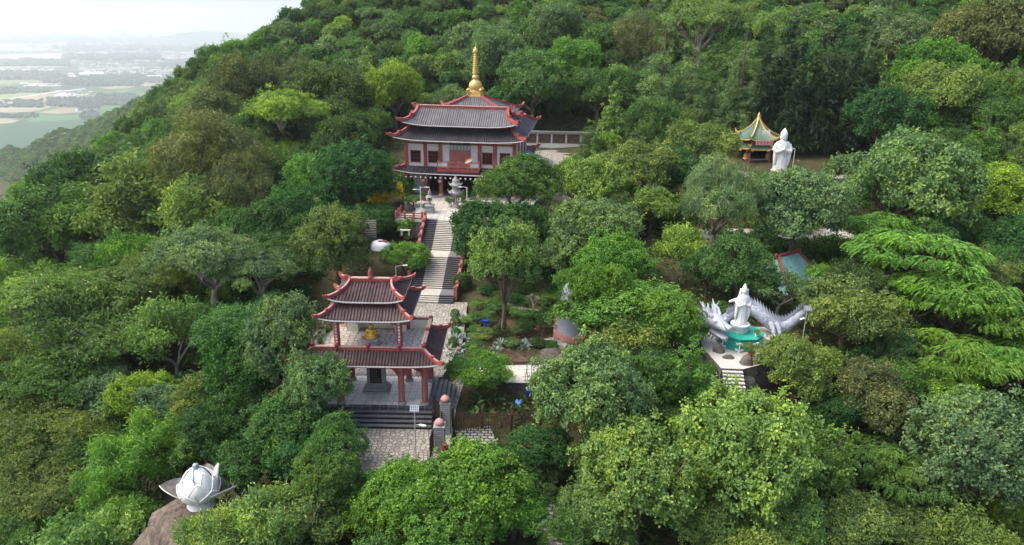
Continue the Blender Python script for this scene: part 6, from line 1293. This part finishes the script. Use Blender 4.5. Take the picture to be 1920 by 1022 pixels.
np_obj('undergrowth', np_mesh('undergrowth', V, F, [M['leaf_mass']], False, {'crown_colour': ('FLOAT_COLOR', np.c_[cc, np.ones(len(cc))]), 'clump': ('FLOAT', cv)}), 'stuff')

# ---------------------------------------------------------------- small plants of the gardens
def plant(kd, px, py, z, r, co, label, group=None, hf=1.0, name='shrub'):
    p = atz(px, py, z); return place_tree(kd, p.x, p.y, z-.05, r, co, hf, label, group, None, name)
plant('ball', 866, 548, 1.3, 1.25, 'D', 'dark clipped dome bush at the foot of the right stair parapet', None, 1.1, 'clipped_bush')
for i, (px, py, z, r) in enumerate([(853, 598, 1.0, .55), (854, 616, 1.0, .62), (855, 634, 1.0, .55), (850, 655, .9, .6)]): plant('ball', px, py, z, r, 'M', ['small clipped bush nearest the blue bin', 'second clipped bush down from the blue bin', 'third clipped bush down from the blue bin', 'lowest clipped bush in the row below the blue bin'][i], 'clipped bushes below the stairs', 1.25, 'clipped_bush')
plant('small', 800, 392, 7.44, .8, 'B', 'leafy green shrub between balustrade and stone lantern', None, .6); plant('small', 776, 386, 7.44, 1.35, 'O', 'olive leafy shrub spreading on the balustrade terrace', None, .6)
plant('small', 840, 360, 7.44, 1.0, 'M', 'green shrub behind the incense burner, toward the red column', None, .6); plant('small', 873, 370, 7.44, 1.05, 'M', 'green shrub on the far side of the incense burner', None, .6)
plant('small', 906, 608, 1.0, 1.2, 'M', 'leafy green bush on the soil bed behind the agaves', None, .7); plant('small', 880, 612, 1.0, 1.0, 'O', 'olive bush beside the agave row', None, .7); plant('small', 905, 637, 1.0, 1.3, 'O', 'reddish olive low bush on the soil bed above the bright domed tree', None, .5); plant('small', 960, 650, 1.0, .9, 'O', 'small olive bush on the leaf litter near the agaves', None, .5)
plant('ball', 1022, 618, 1.3, .95, 'M', 'small round-headed ornamental tree on the slab before the stupa', None, 1.5, 'clipped_tree'); plant('small', 1010, 655, 1.0, .8, 'D', 'dark bush beside the dark boulder below the slab', None, .8)
plant('small', 1350, 600, 3.4, 1.5, 'B', 'light green shrub behind the dragon head', None, .7); plant('small', 1375, 560, 3.4, 1.4, 'B', 'bright bush behind the tail tip of the dragon', None, .9); plant('small', 1332, 705, 2.0, 1.0, 'M', 'green shrub beside the terrace corner boulder', None, .7); plant('small', 1405, 735, .8, .8, 'L', 'yellow-green bush beside the pale steps', None, .7)
plant('small', 1316, 640, 1.8, 1.8, 'K', 'deep green bush below the dragon head', None, .8); plant('small', 740, 432, 4.6, 1.2, 'B', 'bright rounded bush above the painted mound', None, .8); plant('small', 765, 452, 4.2, 1.0, 'O', 'olive bush between mound and stair parapet', None, .7)

GS = 'low bushes filling the garden bed'
for i, (px, py, r_, co_) in enumerate([(918, 560, 1.5, 'M'), (990, 560, 1.6, 'D'), (1015, 575, 1.4, 'M'), (965, 575, 1.3, 'K'), (1035, 560, 1.5, 'K'), (940, 565, 1.2, 'O'), (890, 628, .9, 'M'), (935, 628, 1.0, 'D'), (975, 628, .9, 'O'), (1000, 602, 1.1, 'M'), (890, 655, .8, 'M'), (1030, 655, .8, 'M')]):
    plant('small', px, py, 1.1, r_, co_, 'low leafy bush among others covering the garden bed right of the temple stairs', GS, .6)
plant('small', 985, 625, 1.0, 1.1, 'D', 'dark leafy bush between the bare shrub and the round-headed ornamental tree', None, .7); plant('small', 930, 590, 1.0, 1.5, 'M', 'wide green bush behind the blue bin on the garden bed', None, .6); plant('small', 975, 600, 1.0, 1.2, 'M', 'green bush at the foot of the slender garden tree', None, .6); plant('small', 895, 580, 1.3, 1.0, 'O', 'olive bush under the slender garden tree, near the stairs', None, .6)
plant('small', 1580, 287, 9.9, 1.2, 'M', 'low bush by the blue barrel under the conifers', None, .6)
# potted plants
def pot(px, py, z, label, mat, co, r=.55):
    p = atz(px, py, z); t = thing('potted_plant', label, 'potted plant', p); mb = MB(); mb.lathe([(.24, 0), (.34, .55), (.38, .6), (.36, .62), (.3, .6)], (0, 0, 0), mat, 14); mb.build('pot', t)
    for nm, dz in (('foliage', .45), ('stem', .45)):
        o = D.objects.new(nm, PR['small'][0]['crown' if nm == 'foliage' else 'trunk']); COL.objects.link(o); o.parent = t; o.scale = (r, r, r*.8); o.location = (0, 0, dz-.3*r); o.color = (*GC[co], 1)
pot(843, 388, 7.44, 'leafy plant in a white pot on the temple plaza', M['white_paint'], 'M', .7); pot(795, 376, 7.44, 'green plant in a terracotta pot by the two-armed lamp', M['terracotta'], 'M', .6); pot(853, 379, 7.44, 'plant in a terracotta pot in front of the incense burner', M['terracotta'], 'O', .6); pot(869, 380, 7.44, 'plant in a terracotta pot under the one-armed lamp', M['terracotta'], 'M', .6)
pot(1408, 672, 3.5, 'conical potted plant in a terracotta pot beside the top of the pale steps', M['terracotta'], 'O', .8)
p = gc+Vector((1.2, -1.2, 1.3)); t = thing('flower_pot', 'tiny pot of greenery standing on the jade platform', 'potted plant', p); mb = MB(); mb.lathe([(.12, 0), (.18, .3), (.16, .32)], (0, 0, 0), M['white_paint'], 10); mb.build('pot', t); o = D.objects.new('foliage', PR['small'][1]['crown']); COL.objects.link(o); o.parent = t; o.scale = (.35, .35, .3); o.location = (0, 0, .1); o.color = (*GC['L'], 1)
# agave rosettes
M['agave'] = pm('silver_green_agave', (.22, .30, .24), .6, .2, 4.0)
def agave(seed):
    g = random.Random(seed); mb = MB()
    for i in range(34):
        a = g.uniform(0, 6.28); tl = g.uniform(.15, 1.25); L = g.uniform(.75, 1.0); d = Vector((math.cos(a), math.sin(a), 0)); s = Vector((-d.y, d.x, 0)); P = []
        for q in range(5):
            u = q/4; c = d*(L*u*math.sin(tl+.25*u))+Vector((0, 0, L*u*math.cos(tl+.35*u)+.05)); w_ = .085*(1-u)**.6*(.6+u) if u < 1 else 0.003; P.append([c-s*w_+Vector((0, 0, w_*.4)), c, c+s*w_+Vector((0, 0, w_*.4))])
        mb.grid(P, M['agave'], True)
    return mb
am = []
for s in range(3): o = agave(s).build('agave'); am.append(o.data); D.objects.remove(o)
AG = 'agaves of the garden edge'; g = random.Random(6)
ag = [(865+g.uniform(-10, 10)+(t_*-22), 602+t_*58) for t_ in [i/13 for i in range(14)]]+[(872, 640), (868, 655), (858, 668), (846, 672), (940, 652), (930, 660), (978, 648), (992, 645), (985, 655), (1000, 652)]
for i, (px, py) in enumerate(ag):
    p = atz(px, py, 1.0); o = D.objects.new('agave', am[i % 3]); COL.objects.link(o); s = g.uniform(.9, 1.35); o.location = p; o.scale = (s, s, s); o.rotation_euler = (0, 0, g.uniform(0, 6))
    tag(o, 'silvery agave rosette in the dense row between gate roof and garden bed' if i < 18 else 'silvery agave rosette near the bright domed tree on the garden bed' if i < 20 else 'silvery agave rosette at the foot of the dark boulder', 'agave', AG)
# leaf litter and low weeds on the garden bed
g = np.random.default_rng(44); n = 1500; X = g.uniform(-4.4, 8, n); Y = g.uniform(57, 80, n); ok = ~((Y > 61.8) & (Y < 66.3)); X, Y = X[ok], Y[ok]; inb = (Y > 66)
P = np.c_[X, Y, np.where(inb, 1.0, terr(X, Y))+g.uniform(.02, .3, len(X))]; V, F, cv = leaf_quads(g, P, np.tile([0, 0, 1.0], (len(P), 1)), 10, .28, .26, .10, .5, .7, 0, .1, g.uniform(.2, .8, len(P)))
cc = np.repeat(np.array([((.05, .10, .03), (.10, .13, .04), (.16, .10, .06), (.20, .14, .09))[q] for q in g.choice(4, len(P), p=[.42, .23, .2, .15])]), 40, 0)
np_obj('ground_cover', np_mesh('ground_cover', V, F, [M['leaf_mass']], False, {'crown_colour': ('FLOAT_COLOR', np.c_[cc, np.ones(len(cc))]), 'clump': ('FLOAT', cv)}), 'stuff')
# leafless frangipani shrub and banana-like fan palm
p = atz(1000, 585, 1.3); t = thing('bare_shrub', 'bare pale-branched frangipani shrub beside the paved garden path', 'shrub', p); mb = MB(); g = random.Random(9)
def twig(a, d, L, r, n):
    b = a+d*L; mb.tube([a, b], [r, r*.75], M['bark_pale'], 5)
    if n:
        for i in range(3): q = Vector((g.uniform(-1, 1), g.uniform(-1, 1), g.uniform(.1, .6))); twig(b, (d+q*.8).normalized(), L*.72, r*.7, n-1)
twig(Vector((0, 0, -.2)), Vector((0, 0, 1)), .9, .1, 4); mb.build('branches', t)
p = at(1545, 490, 90); t = thing('fan_palm', 'grey-green fan palm with long arching leaves behind the teal roof', 'palm', (p.x, p.y, p.z-2.2)); mb = MB(); mb.tube([(0, 0, -1), (0, 0, 1.6)], [.25, .2], M['bark'], 8); mb.build('trunk', t)
M['palm'] = pm('palm_leaf', (.10, .15, .08), .5, .25, 3.0)
for i in range(9):
    a = i*.7; d = Vector((math.cos(a), math.sin(a), 0)); s = Vector((-d.y, d.x, 0)); P = []
    for q in range(8): u = q/7; c = Vector((0, 0, 1.5))+d*(3.2*u)+Vector((0, 0, 2.0*u-2.6*u*u)); w_ = .42*math.sin(PI*min(.97, u*.85+.1)); P.append([c-s*w_-Vector((0, 0, .2*w_)), c, c+s*w_-Vector((0, 0, .2*w_))])
    mb = MB(); mb.grid(P, M['palm']); mb.build('frond', t)
